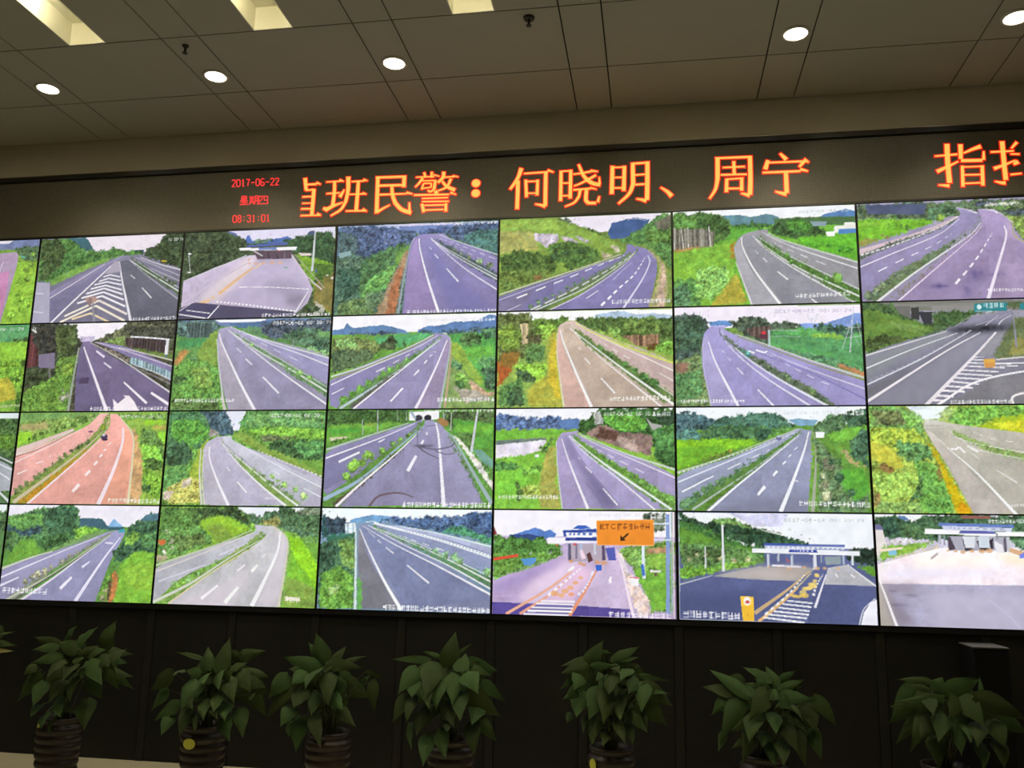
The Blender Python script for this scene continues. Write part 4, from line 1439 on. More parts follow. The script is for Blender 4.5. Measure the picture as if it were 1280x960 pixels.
(3, 0): """F 5c8c44 g
P ece8f4 p -33,3 1008,-11 1023,137 -21,89
P 3f6474 w 465,83 550,76 627,81 674,119 676,141 490,144
P 78acd8 w 675,130 707,80 721,84 776,129
P 4f7a48 t -15,70 149,44 224,16 304,31 336,7 421,-1 468,29 485,106 491,152 310,216 9,244
P 30505a t -18,112 94,158 229,121 235,171 133,188 -12,151
P 3f6444 t 229,55 344,7 457,14 477,106 443,183 325,200 267,147
P 60904a b 4,73 229,55 245,117 93,150 0,112
P 6ca040 g 75,212 204,202 208,233 258,286 151,326 9,367
P 4a7040 t -12,151 97,181 103,227 57,274 -13,275
P 3f6438 t 216,225 247,194 307,193 405,153 468,175 465,221 381,238 316,269 247,263
P 86b040 b 456,145 539,124 625,138 578,173 481,213
P 7a9450 g 479,198 626,150 693,141 565,204 335,277 233,294
P 3a5c6a p 675,128 776,126 778,144 677,145
R 8480ae a 686,153 516,220 335,277 -12,405 3,580 | 720,152 617,218 395,351 221,461 47,578
R 8482b2 a 719,148 619,234 401,397 133,580 | 795,147 769,216 714,330 640,566
R 9490c0 s -10,421 320,300 614,188 | 29,450 406,298 671,172
L c8ccb8 8.5 17 326,277 185,317 -14,390
L e0dcec 4.2 13.6 614,188 354,291 -7,440
L dcd8ec 10.2 18.7 122,433 -1,487
P 7c8470 g 711,149 712,164 570,250 333,398 132,569 37,571 251,430 520,258
B a8a888 6.8 22.1 10 632,203 520,258 409,321 314,383 232,415 152,463
L b8bca8 5.1 17 696,172 571,257 351,405 46,571
L 55504c 4.2 11.9 572,265 399,381 208,499 106,569
L dcd4e4 3.4 20.4 697,179 526,303 338,443 145,572
L e4e0f0 10.2 11.9 668,221 719,224
L d8d4ec 8.5 20.4 580,332 533,367
L ece8f6 18.7 25.5 472,425 404,494
L e4e0f4 6.8 28.9 765,186 663,323 510,566
P 40a0b0 p 752,144 785,136 788,159 746,159
P 3a5c40 t 809,124 888,78 951,47 1013,38 1024,279 874,267 797,328 731,329 732,269 777,216 807,185
P 4c7484 w 888,78 918,51 1001,46 997,84 906,93
P 78a848 b 800,193 845,150 888,161 869,222 789,246
P 5a8a50 b 881,176 995,152 1005,249 904,236
P 8ab43c g 776,359 842,282 923,262 991,280 1010,383 1011,560 756,563 774,418
P 98b840 g 802,373 897,326 999,354 1004,487 848,491
P 62903c b 725,352 741,419 719,523 690,565 640,563 694,450
P b87848 g 737,389 761,374 777,448 756,563 723,564 736,449
P 503830 g 729,389 741,389 730,553 714,553
B a8a878 11.9 17 3 700,502 687,539
N dcdce8 15.3 579,36 949,28 2017-06-22_08:30:34
X f0f0f8 34 20,511 321,511 43""",
(3, 1): """F 6f9c40 b
P e8eef6 p 483,-2 1011,-7 1015,56 488,62
P 4f7050 t 538,38 599,45 634,57 675,28 1005,32 1014,189 758,122 637,100 586,101
P 4a6a44 t 741,4 801,-1 853,26 1005,40 1008,150 774,106
P 6f7f64 t 853,18 1003,1 1005,40 871,42
P 4c6c38 t 1,11 475,2 547,38 587,109 552,109 427,47 308,81 206,122 17,173
P 62803c b 3,28 197,17 224,122 122,156 25,157
P 384c2f t 214,17 476,10 567,77 552,109 427,47 288,57
P 9ab838 g 256,89 375,48 428,63 570,117 555,141 371,208 335,192
P 8fa040 g 293,113 379,96 489,174 371,208 332,161
P 6a8c44 b -2,157 240,106 333,168 353,208 134,284 13,310
P 5f7c40 t 53,173 280,161 319,209 149,259
B c8c8a8 8.6 15.4 5 41,141 60,157 96,252 27,270
B e06838 15.4 22.3 3 7,206 30,213
P b0a888 g -7,286 81,289 67,317 6,326
P 8a8a50 b 620,93 744,43 757,107 689,108
P 86b838 g 776,130 819,153 906,199 1015,329 1007,205 1014,189 1004,559 789,561 819,395 826,255
P 90d030 g 820,161 906,199 1006,329 1006,452 871,301 833,224
P 6a9c40 g 915,207 1011,205 1009,314
P 8a9c44 g 819,395 980,438 1004,559 797,561
P 7aa050 b 912,160 1008,158 1011,205 923,199
R a8a8b4 a 603,101 590,149 372,224 1,366 -6,556 | 672,108 659,163 397,310 180,409 11,555
R b4b2b8 a 664,108 660,179 449,317 91,569 | 723,107 795,161 811,271 772,562
R c8bcc8 s 760,146 760,272 687,429 630,566 | 777,146 808,232 794,396 772,562
P ccc0cc s 409,451 605,353 504,569 91,573
L b8c4a0 6.9 18.8 589,133 389,215 -1,346
L d8ccc8 5.1 10.3 590,149 373,239 2,382
L d0d0e0 6.9 13.7 577,204 394,279
L c8c8d8 8.6 15.4 312,336 26,437
P 98a458 g 664,116 667,148 564,252 319,406 139,521 38,562 11,555 316,375 560,212
B 6f8c40 5.1 12 6 658,148 610,196 554,236
B 98b868 8.6 20.6 6 461,262 389,318 299,375 207,417 99,474
L ccd0c0 5.1 22.3 644,187 448,301 235,440 2,556
L d8c8a8 4.3 13.7 613,227 400,350 99,561
L e4dce4 12 18.8 561,331 513,367
L f0ecf0 13.7 22.3 400,451 304,528
L dcdce0 12 22.3 684,265 660,285
L ecece8 17.1 25.7 637,329 602,369
L f0f0ee 20.6 29.1 528,456 451,547
L f0eef0 12 32.5 763,138 751,256 686,414 617,562
L ccc8b0 6.9 18.8 706,107 804,177 809,302 780,561
L e8e0d0 22.3 22.3 819,514 906,516
X f0e8d0 34.3 811,515 911,520 45""",
(3, 2): """F 6488a8 a
P f0fcfc p -2,1 998,-13 1000,63 3,84
P 6ca0d0 w 167,69 227,52 295,39 364,42 466,49 365,79 177,81
P 30485a t 9,26 19,55 97,54 146,65 150,147 42,153 7,149
P 2a4a48 t -1,9 18,34 50,140 11,206
P 3c6c58 g 33,149 206,138 207,162 131,188 36,198
P 4a7050 b 1,198 130,172 206,154 215,315 219,554 6,560
P 7c9448 b 113,180 203,170 212,348 138,317
P 3c5c44 t -7,206 88,189 102,286 54,359 4,384
P 70983c b 20,368 121,325 210,380 219,554 15,560
P a8b868 b 60,455 127,429 130,477 79,494
P 3f6094 t 348,71 415,50 534,52 668,43 843,33 876,16 999,15 1003,174 721,130 502,101
P 385a94 t 851,24 999,19 1002,126 878,112
P 4f9068 b 704,123 770,98 853,96 887,128 1002,150 1003,197 846,152
P 98b890 g 502,105 722,138 1003,197 1003,213 688,143
R 747ca8 a 230,105 227,219 253,553 | 250,88 385,135 1009,463 1011,563
R 70707e a 226,121 231,299 261,557 | 235,129 308,298 488,554
R 6a74a4 a 243,113 359,297 521,557 | 251,97 558,237 1010,486
R 7a86b4 a 297,88 557,213 1006,346 | 323,79 638,132 1004,244
R 98a0c8 a 383,95 722,162 1004,244 | 434,94 722,138 1003,213
P e4ecf4 p 143,90 203,85 214,134 150,143
P b8ccd8 v 144,90 194,88 201,138 150,143
L d0e0dc 10.1 20.1 209,122 218,299 228,562
P 62a050 g 234,363 263,426 266,561 240,561
L f8fcfc 5 25.2 232,117 306,258 398,415 496,558
L f0f8fc 3.4 4.2 282,129 327,164
L f0f8fc 5 5.9 340,176 362,194
L f4fcfc 5.9 7.6 390,217 439,251
L fcfcfc 7.6 11.8 519,313 650,409
L f8fcfc 4.2 13.4 251,101 439,199 694,314 1009,466
P 5a8058 g 281,92 332,104 607,212 1007,370 1008,432 608,236 351,128
L f0f8f8 3.4 10.1 281,96 507,206 760,312 1008,436
L f0f8f8 3.4 10.1 298,104 557,197 776,288 1008,397
L e0ecf0 2.5 6.7 333,112 607,204 1007,370
B 90b478 6.7 21.8 7 505,174 633,220 700,238 809,276
B a0c078 20.1 23.5 2 813,280 978,339
D f0f4fc 3.4 6.7 5 .5 470,150 590,188 775,242
L ecf4fc 11.8 21.8 314,84 503,125 723,178 1005,262
D a8b4c4 5 10.1 26 .5 503,125 723,177 1005,260
L f0fcfc 4.2 8.4 263,79 314,75 349,91
L d8ecec 5 10.1 468,98 688,135 1003,205
X f4f8fc 30.2 387,545 1003,548 47
N f0f8fc 15.1 875,8 991,8 08:30""",
(3, 3): """F b096c8 a
P f4f0fa p -6,-4 992,-6 990,137 -3,144
P 4f78c8 w 88,143 156,121 233,95 284,115 318,107 352,130 335,155 88,159
P 344a86 w 88,138 182,129 259,140 242,165 131,167
P 4a7a34 t -3,131 53,147 131,155 217,166 267,144 319,164 387,204 370,229 0,261
P 78a044 b 4,244 132,242 387,221 387,245 219,315 7,377
P 5f8a3c b 4,261 158,241 387,229 303,280 6,369
P 7f3038 p -4,77 23,139 -3,136
L e04830 18.3 18.3 0,271 64,261 141,248
P 5090d0 p 158,266 243,258 239,281 210,302 176,299
P 6a9440 b 687,199 851,180 949,154 990,161 976,521 863,533 832,414 744,287
P 8aa850 b 720,207 810,205 850,285 785,303
P 7ca83c g 768,311 963,315 960,506 864,517 824,414
P b08868 g 834,196 981,194 981,218 842,229
P 98b848 g 850,237 980,226 979,307 842,293
P 5a6a54 t 820,16 935,7 942,105 884,122
R b090c8 a 387,245 219,315 -2,394 1,500 | 437,277 354,361 137,505
R d8b8dc s 387,270 220,380 137,497 | 504,276 404,376 288,501
R c0a4d0 a 620,200 571,323 472,488 439,553 | 687,207 719,336 783,479 766,559
R 9c80c8 s 16,401 219,315 320,288 | 17,459 219,364 404,278
P dcb8d4 s 288,493 471,293 571,315 438,497
R e8d0c8 g 678,207 719,336 767,480 799,558 | 695,215 768,351 848,462 855,557
P 4c3aa0 a 1,500 439,505 767,519 766,559 2,565
P f0ecf4 p 302,149 403,146 403,181 302,183
P 3048a0 p 386,109 571,98 575,127 394,142
P 3860c0 p 441,100 470,80 512,80 546,98
P f0f0f8 p 403,121 571,117 571,145 411,148
P 283c94 p 403,148 575,143 575,162 403,164
D 3858b0 15 15 6 .5 420,129 566,125
P f0ecf4 p 403,164 575,162 575,173 403,176
P b0a0b0 p 420,181 620,177 629,265 437,277
L 50506a 16.7 20 424,180 427,269
L 706888 11.7 13.3 462,180 462,260
L a8b8d8 16.7 18.3 487,179 489,252
L c8d0e0 11.7 13.3 562,178 564,234
L 4a4060 18.3 20 608,188 612,266
P 58383c p 517,235 537,222 554,267 529,280
L d84040 8.3 8.3 348,188 361,188
L d84040 10 10 445,183 462,182
B d09060 11.7 20 5 404,270 471,281 504,292 587,278 620,274
L f0d0e0 20 28.3 487,211 504,260
P 5058b0 p 620,200 670,195 678,264 637,265
P 3060c8 p 566,291 600,289 600,319 571,323
L f0f0f4 18.3 21.7 450,302 421,327
L e4dcec 18.3 21.7 554,324 546,348
P f0f0f4 p 751,348 800,351 796,399 755,392
L d84048 6.7 6.7 751,352 800,355
L f0e8ec 11.7 13.3 637,367 646,374
L f4f0f4 11.7 18.3 647,350 646,386
L c8b0d8 3.3 5 17,467 221,454 404,376
L e8a888 11.7 20 438,326 304,427 79,562
L e8a080 8.3 18.3 421,359 321,451 155,559
L e89068 10 25 571,323 505,438 426,560
D f0e8f4 11.7 20 9 .6 488,309 388,393 296,468
D e8e0f0 11.7 20 8 .6 546,348 505,422 463,456
B e8a868 11.7 25 6 504,341 463,375 430,408 405,433 372,450 338,451
B e89870 11.7 21.7 3 347,450 438,448
L f0ecf4 10.8 10.8 271,487 455,488
L f0ecf4 11.7 11.7 246,503 451,504
L f0ecf4 12.5 12.5 221,522 445,522
L f0ecf4 13.3 13.3 197,541 439,540
L f0ecf4 14.2 14.2 176,559 422,558
L f0dce8 6.7 21.7 687,223 719,344 766,551
L d8d0e0 10 15 695,240 743,328
L d8e4ec 16.7 21.7 822,180 826,358
L 3868c0 20 20 817,282 825,342
P e8dce4 p 858,311 919,312 914,322 862,324
L 6a5048 18.3 21.7 886,325 890,341
P f08828 p 572,53 881,44 881,183 577,184
L f8b868 4.2 4.2 572,54 881,45
L f8b868 4.2 4.2 882,45 881,181
L f8b868 4.2 4.2 881,182 577,184
L f8b868 4.2 4.2 576,184 572,54
N 7a3c18 28.3 591,87 679,83 ETC
X 8a4820 35 683,84 864,80 49
L 402818 11.7 13.3 745,120 707,154
P 402818 p 699,129 702,162 732,157
L 7f98d0 21.7 28.3 955,15 952,538
L d0dce8 10 10 877,67 979,64
L d0dce8 10 10 880,152 977,152
L 9ab0b8 8.3 10 976,6 972,537
N d0d0e0 15 529,26 811,21 2017-06-22_08:30
X e8e8f0 30 861,31 934,33 11
X f0e8f4 33.3 636,549 971,549 51
L d8c0c8 5 5 982,-10 982,557
L 0c0c10 21.7 21.7 1002,-27 1002,591""",
(3, 4): """F 4a5690 a
P ecf0f8 p 8,5 1016,2 1006,184 5,176
P d0d0f0 w 263,7 577,7 541,72 406,74
P 2f4c34 t 8,10 150,60 236,42 355,66 456,91 572,128 688,160 453,185 234,129 11,80
P 68904a t 150,39 262,28 356,58 389,83 261,68
P 3c6432 b 7,45 149,87 335,162 453,185 451,245 8,245
P 5c8c38 g 6,89 97,105 250,172 402,186 384,229 257,240 9,167
P 6a8848 b 9,167 233,172 435,220 442,262 247,292 24,339
P 4a6638 t 26,184 224,189 231,258 145,285 25,262
B b8b888 8.3 16.7 7 25,262 77,244 146,216 273,257 384,246
P 6a9c38 b 7,297 128,286 400,254 434,262 230,309 6,357
L c8ccc4 4.2 8.3 356,49 439,91 539,115
L e0e0dc 3.3 6.7 432,65 490,99 548,115
P 24342a t 855,195 900,184 1014,180 1005,267 864,245
P 5f9434 g 880,253 1005,276 1002,326 943,294
P 8a8c90 a 178,336 416,280 450,283 691,282 699,291 614,351 380,348
P b8aca8 s 178,327 433,288 649,292 597,347 364,344
P a89890 s 516,286 699,282 639,326 499,312
P a8a8b0 a 765,281 864,262 1004,367 744,365
P 4a5490 a 10,374 161,336 380,348 597,352 441,540 7,561
P 46508a a 695,366 999,371 986,548 654,558
P 404a82 s 9,442 396,399 444,464 308,544 7,552
L b0b4c0 5 10 178,332 6,383
P e8e8f4 p 913,567 932,501 967,450 1000,433 997,568
L d0d4e0 5 8.3 992,429 933,484 905,567
L f0f0f4 5 8.3 864,262 934,319 1003,371
L c8a878 8.3 25 673,300 562,394 388,520
L c0b898 6.7 16.7 681,308 595,394 476,497 441,540
L e4b070 8.3 20 612,385 509,479 407,561
D f0f0f8 8.3 15 12 .5 648,317 561,420 424,540
L e8e4f0 6.7 16.7 755,315 727,390 692,484
D f0f0f8 8.3 18.4 9 .55 739,315 703,374 684,433
B f0d070 10 20 14 697,316 714,324 679,367 695,366 645,392 678,383 628,410
B f0c858 11.7 18.4 5 577,427 611,427 660,425
L f0f4f8 8.3 9.2 552,452 683,462
L f0f4f8 9.2 10 530,469 674,481
L f0f4f8 9.2 10 509,488 665,502
L f0f4f8 10 10.8 484,507 660,520
L f0f4f8 10 10.8 458,524 651,538
L f0f4f8 10 11.7 433,540 638,560
P e8ecf4 p 385,188 928,192 927,217 385,210
P 3a4ca8 p 578,188 711,189 719,204 570,204
D e0e4f4 8.3 8.3 8 .5 587,195 707,196
P 3a50a0 p 445,160 856,163 856,173 447,172
P d8dcec p 449,173 852,175 851,188 453,190
D 7888b0 6.7 6.7 16 .4 453,180 851,182
L c0c8d8 15 18.4 467,215 466,287
L c0c8d0 11.7 13.4 519,214 518,252
L b8c0d0 13.4 16.7 587,217 587,276
L d8dce8 18.4 21.7 702,215 700,291
L a8b4c8 11.7 13.4 845,216 846,262
L c8d0d8 13.4 15 890,218 888,266
L 8898a8 10 10 735,218 733,256
P 8a9aa0 p 751,222 833,221 831,263 757,264
B d8a878 8.3 15 7 450,287 500,278 566,285 649,283 715,282 773,281 846,279
B c05858 6.7 8.3 3 560,243 568,251
L e0dce4 11.7 11.7 483,274 633,279
L f4f4f8 6.7 8.3 800,309 812,326
L f4f4f8 6.7 8.3 877,312 897,328
L d8dce0 11.7 18.4 236,68 234,309
L f0f0f0 6.7 6.7 227,68 244,72
L d0d8d8 5 11.7 143,182 143,298
P f0b830 p 317,434 384,437 384,565 328,564
P f8c848 p 321,436 381,438 381,483 322,485
E f8f0f0 18.4 21.7 352,460
E c85848 11.7 8.3 353,464
X a06c28 33.4 349,501 354,551 53
N b8c0c8 18.4 551,38 957,36 2017-06-22_08:30:34
X f0f0fc 36.7 20,533 316,538 55
L 0c0c10 20 20 -10,-17 -13,595
L b0b8c0 6.7 6.7 5,10 3,561
L b0b8c0 6.7 6.7 3,563 307,562
L a8b0b8 5 5 307,562 1000,570
B b0a8a0 5 6.7 4 640,114 680,134""",
(3, 5): """F b8b0cc a
P f0f4f8 p -5,4 260,-2 257,44 -8,47
P 5a80b0 w 117,6 151,9 176,34 122,31
P 3f5f40 t 0,26 49,11 110,14 150,31 210,37 259,5 406,3 1358,-5 1343,137 304,134 238,121 22,125
P 355440 t 27,32 109,24 118,102 43,117
P 4f7048 b 142,52 308,78 251,135 131,116
P 8a5a50 p 419,6 565,5 564,19 432,20
P e4dcd8 p -3,82 38,82 54,159 17,223 -3,217
P 6a6a94 p -1,54 26,54 45,82 4,82
P d8d0d4 b 56,131 218,125 217,139 61,152
P 8aa844 g 33,167 237,142 304,141 235,170 112,214 2,244
P a0c048 g 60,180 216,157 180,192 57,222
P 80c0d8 p 59,187 100,183 102,208 65,212
P f0dcc0 p 19,181 135,168 127,179 25,195
R d8c8b0 g 303,155 180,192 8,251 | 315,169 220,198 14,265
P ecdce4 a 315,169 1342,151 1322,338 16,356 1,259 179,206
P f0e4dc s 179,213 511,193 571,267 174,283
P f4dcc0 s 563,199 655,190 1145,255 1143,275 637,246
P dcd4ec s 40,279 570,274 568,302 44,327
L b8a8a4 11.7 13 265,225 300,197
P a29cc0 a 19,354 369,353 1322,338 1299,555 -3,576
P b0a8c8 s 234,399 1319,364 1299,555 288,567
P 8a7c90 s 19,356 210,358 168,393 40,397
P 857890 s 8,370 54,396 177,557 -3,569
P a8a098 s 0,342 23,356 77,567 -9,570
G 6a6078 .6 39.1 9.1 97,457
G 6a6078 .4 39.1 7.8 153,408
G 746a84 .5 19.6 6.5 68,389
L f4f0f4 7.8 17 10,342 39,431 81,567
P f0e8ec p 1,259 62,257 18,314 19,356 3,342
L c8c0e0 3.9 5.2 520,418 593,477 664,555
P f4f0f8 p 245,73 414,76 413,101 243,101
P f4f4fc p 585,84 1349,80 1346,107 583,105
P f0f0f8 p 414,83 585,88 583,109 412,103
P 5a60a8 p 414,87 427,78 572,78 587,95 406,94
P 6078c0 p 313,43 673,48 671,64 316,57
P c8d0e8 p 329,57 665,65 657,83 335,78
D 98a0c0 9.1 9.1 10 .5 362,67 651,73
L b0b4c0 14.4 15.7 314,102 313,144
L 8a90a0 7.8 7.8 336,102 336,154
P a8a8b8 p 352,109 648,108 643,177 354,182
P 48404c p 352,112 365,112 388,174 354,182
P 3a3440 p 421,118 430,132 473,176 433,184
P 40383c p 490,131 503,131 552,175 505,183
P 38303c p 549,130 569,116 568,171 555,171
P d8dce4 p 425,111 485,107 480,166 434,167
P c8d4e0 p 498,110 550,109 549,165 500,166
P e8e4ec p 575,130 612,150 616,191 577,185
L 5a5460 14.4 15.7 625,112 623,184
L c0c4cc 14.4 15.7 642,111 642,184
L 8a8a94 9.1 9.1 588,91 589,123
P 6a8a60 b 654,121 1344,131 1336,205 695,176
P d8a880 p 644,163 714,182 692,203 642,184
P 7080e0 p 687,197 714,182 724,213 688,214
B d8a070 9.1 17 6 334,179 407,185 486,183 564,182
X f0f0f4 19.6 550,33 817,29 57""",
}
SIGN_CHARACTERS = [
('direct_bright', [(0.0254, 0.0211, [(-1.2581, 3.5288), (-1.2467, 3.4482)]), (0.011, 0.0144, [(-1.247, 3.4852), (-1.1803, 3.4847)]), (0.0144, 0.0085, [(-1.1809, 3.4952), (-1.1531, 3.482)]), (0.011, 0.0127, [(-1.2466, 3.4461), (-1.1948, 3.4498)]), (0.0237, 0.0237, [(-1.1949, 3.4519), (-1.1961, 3.3704), (-1.1987, 3.2791)]), (0.0101, 0.0101, [(-1.2688, 3.4032), (-1.2085, 3.4036)]), (0.0076, 0.0076, [(-1.266, 3.36), (-1.2099, 3.3594)]), (0.011, 0.011, [(-1.272, 3.3232), (-1.2075, 3.3218)]), (0.0093, 0.0093, [(-1.2712, 3.2791), (-1.1386, 3.2755)]), (0.0169, 0.0085, [(-1.164, 3.2858), (-1.1386, 3.2755)])]),
('squad', [(0.0076, 0.0093, [(-1.1146, 3.496), (-1.0196, 3.496)]), (0.0127, 0.0085, [(-1.0284, 3.5061), (-1.0009, 3.4934)]), (0.0194, 0.0228, [(-1.0606, 3.4931), (-1.0584, 3.4178), (-1.0639, 3.335)]), (0.0093, 0.011, [(-1.1099, 3.4171), (-1.0234, 3.4182)]), (0.0169, 0.0279, [(-1.1249, 3.3213), (-1.0953, 3.3095)]), (0.0254, 0.0085, [(-1.0997, 3.3139), (-1.0517, 3.3365), (-0.9993, 3.3526)]), (0.0101, 0.0254, [(-0.9937, 3.4375), (-1.0199, 3.391)]), (0.0279, 0.0211, [(-0.9716, 3.5219), (-0.9689, 3.4342), (-0.9792, 3.3599)]), (0.0211, 0.011, [(-0.9792, 3.3599), (-1.0091, 3.3076), (-1.0724, 3.2692)]), (0.0093, 0.0101, [(-0.9493, 3.4894), (-0.8634, 3.4903)]), (0.0127, 0.0085, [(-0.8721, 3.4999), (-0.845, 3.4894)]), (0.0211, 0.0237, [(-0.904, 3.4849), (-0.9056, 3.3978), (-0.9085, 3.2967)]), (0.0093, 0.0101, [(-0.9571, 3.4045), (-0.8632, 3.4039)]), (0.0127, 0.0085, [(-0.8716, 3.4106), (-0.8487, 3.3999)]), (0.0093, 0.011, [(-0.9757, 3.2957), (-0.8494, 3.2919)]), (0.0169, 0.0085, [(-0.8662, 3.303), (-0.839, 3.2873)])]),
('people', [(0.014, 0.0148, [(-0.7902, 3.5081), (-0.606, 3.5045)]), (0.0246, 0.0246, [(-0.6062, 3.5107), (-0.6072, 3.4364)]), (0.0148, 0.0148, [(-0.7754, 3.4533), (-0.6137, 3.4491)]), (0.023, 0.0246, [(-0.7779, 3.5074), (-0.7765, 3.3914), (-0.7749, 3.2721)]), (0.0123, 0.0098, [(-0.7705, 3.3931), (-0.5873, 3.391)]), (0.0148, 0.0082, [(-0.5876, 3.3984), (-0.5511, 3.3876)]), (0.0189, 0.0082, [(-0.7712, 3.2801), (-0.732, 3.3028), (-0.6926, 3.3215)]), (0.0189, 0.0246, [(-0.684, 3.4445), (-0.6774, 3.3864), (-0.6569, 3.3321)]), (0.0246, 0.023, [(-0.6569, 3.3321), (-0.6151, 3.2892), (-0.5542, 3.264)]), (0.0181, 0.0107, [(-0.5644, 3.2705), (-0.5669, 3.3318)])]),
('alert', [(0.0081, 0.0097, [(-0.5314, 3.4964), (-0.4156, 3.4943)]), (0.0097, 0.0073, [(-0.4201, 3.5069), (-0.3819, 3.4946)]), (0.0161, 0.0145, [(-0.4805, 3.5246), (-0.4693, 3.491)]), (0.0161, 0.0145, [(-0.4307, 3.526), (-0.4334, 3.4891)]), (0.0186, 0.0105, [(-0.4871, 3.4878), (-0.5099, 3.4561), (-0.5329, 3.4326)]), (0.0097, 0.0097, [(-0.4864, 3.4693), (-0.4068, 3.4692)]), (0.0186, 0.0202, [(-0.4068, 3.4692), (-0.4129, 3.4142)]), (0.0145, 0.0121, [(-0.4089, 3.414), (-0.436, 3.3969), (-0.4523, 3.408)]), (0.0097, 0.0097, [(-0.4818, 3.4526), (-0.434, 3.4522)]), (0.0121, 0.0121, [(-0.4817, 3.4505), (-0.4923, 3.4141)]), (0.0113, 0.0113, [(-0.4321, 3.452), (-0.433, 3.4234)]), (0.0089, 0.0089, [(-0.4886, 3.4201), (-0.4331, 3.4254)]), (0.0226, 0.0178, [(-0.355, 3.5219), (-0.3598, 3.4852), (-0.3904, 3.454)]), (0.0097, 0.0097, [(-0.3479, 3.4866), (-0.2887, 3.4876)]), (0.0105, 0.0073, [(-0.2968, 3.4941), (-0.263, 3.4841)]), (0.0186, 0.0105, [(-0.308, 3.4742), (-0.334, 3.4224), (-0.3847, 3.4005)]), (0.0145, 0.0242, [(-0.3629, 3.4607), (-0.3341, 3.4265), (-0.2821, 3.3994)]), (0.0242, 0.0242, [(-0.4045, 3.4015), (-0.3939, 3.3805)]), (0.0121, 0.0113, [(-0.5389, 3.3796), (-0.3167, 3.3726)]), (0.0145, 0.0081, [(-0.3092, 3.3844), (-0.2733, 3.3705)]), (0.0097, 0.0097, [(-0.4881, 3.3546), (-0.3239, 3.3526)]), (0.0097, 0.0097, [(-0.4873, 3.3341), (-0.3172, 3.3279)]), (0.0178, 0.0202, [(-0.4868, 3.3198), (-0.4729, 3.2663)]), (0.0097, 0.0097, [(-0.4725, 3.309), (-0.3303, 3.3063)]), (0.0178, 0.0186, [(-0.3345, 3.3166), (-0.3348, 3.264)]), (0.0097, 0.0097, [(-0.4635, 3.2781), (-0.349, 3.2768)])]),
('colon', [(0.0004, 0.0004, [(-0.1931, 3.3725), (-0.1931, 3.3721)])]),
('lotus', [(0.0257, 0.0156, [(0.13, 3.5191), (0.108, 3.4554), (0.063, 3.3871)]), (0.0234, 0.0234, [(0.1102, 3.4392), (0.1096, 3.3586), (0.1074, 3.2587)]), (0.0101, 0.0117, [(0.146, 3.4838), (0.2914, 3.4868)]), (0.0156, 0.0078, [(0.2912, 3.4981), (0.3275, 3.4832)]), (0.0218, 0.0234, [(0.28, 3.4826), (0.2791, 3.3902), (0.2785, 3.2705)]), (0.0218, 0.0078, [(0.2785, 3.2665), (0.2557, 3.2756), (0.2176, 3.2846)]), (0.0171, 0.0195, [(0.1581, 3.4427), (0.1636, 3.3319)]), (0.0093, 0.0093, [(0.1621, 3.4316), (0.231, 3.4308)]), (0.0171, 0.0179, [(0.2309, 3.4389), (0.2283, 3.3407)]), (0.0086, 0.0086, [(0.1671, 3.3558), (0.2243, 3.3541)])]),
('dawn', [(0.0195, 0.021, [(0.3731, 3.4896), (0.3707, 3.2979)]), (0.0093, 0.0093, [(0.3788, 3.4865), (0.4355, 3.4862)]), (0.0195, 0.021, [(0.4317, 3.4924), (0.4289, 3.3109)]), (0.0093, 0.0093, [(0.3793, 3.4102), (0.4284, 3.4085)]), (0.0093, 0.0093, [(0.3799, 3.3292), (0.4251, 3.3286)]), (0.0093, 0.0117, [(0.447, 3.4635), (0.4921, 3.4671), (0.5522, 3.4758)]), (0.0156, 0.0078, [(0.5522, 3.4798), (0.5934, 3.4736)]), (0.014, 0.0234, [(0.4788, 3.524), (0.5072, 3.4542), (0.5336, 3.4209)]), (0.0234, 0.0218, [(0.5336, 3.4209), (0.5635, 3.3994), (0.6083, 3.3872)]), (0.0156, 0.0078, [(0.6046, 3.3913), (0.6027, 3.4372)]), (0.0101, 0.0156, [(0.4511, 3.3873), (0.4998, 3.4067), (0.5822, 3.4502)]), (0.0117, 0.0117, [(0.4475, 3.3636), (0.5486, 3.3664)]), (0.0117, 0.007, [(0.5486, 3.3724), (0.5859, 3.3606)]), (0.0195, 0.0156, [(0.4887, 3.3615), (0.4814, 3.3202)]), (0.0171, 0.0093, [(0.4814, 3.3202), (0.4516, 3.2821), (0.3992, 3.2608)]), (0.0218, 0.0218, [(0.5262, 3.3577), (0.5226, 3.2984), (0.5338, 3.2801)]), (0.0171, 0.0171, [(0.5301, 3.2763), (0.5822, 3.2738)]), (0.0179, 0.0101, [(0.5934, 3.2792), (0.6027, 3.3142)])]),
('bright', [(0.0227, 0.0245, [(0.6815, 3.503), (0.6765, 3.3272)]), (0.0091, 0.0091, [(0.6859, 3.4932), (0.7439, 3.4924)]), (0.0208, 0.0227, [(0.7528, 3.4991), (0.7475, 3.3425)]), (0.0091, 0.0091, [(0.6857, 3.4297), (0.7435, 3.4281)]), (0.01, 0.01, [(0.6855, 3.3632), (0.7432, 3.3617)]), (0.0227, 0.0254, [(0.8018, 3.5154), (0.803, 3.3822)]), (0.0254, 0.0118, [(0.803, 3.3822), (0.7783, 3.3221), (0.7161, 3.2639)]), (0.0127, 0.0127, [(0.7973, 3.5119), (0.8902, 3.5129)]), (0.0245, 0.0254, [(0.8881, 3.5201), (0.8868, 3.3921), (0.8834, 3.2793)]), (0.0227, 0.0082, [(0.879, 3.2725), (0.8571, 3.2806), (0.8221, 3.2893)]), (0.01, 0.01, [(0.8145, 3.4385), (0.8807, 3.4407)]), (0.0109, 0.0109, [(0.814, 3.3779), (0.8756, 3.3785)])]),
('pause', [(0.0091, 0.0272, [(0.9652, 3.3527), (1.0018, 3.325), (1.0275, 3.2956)])]),
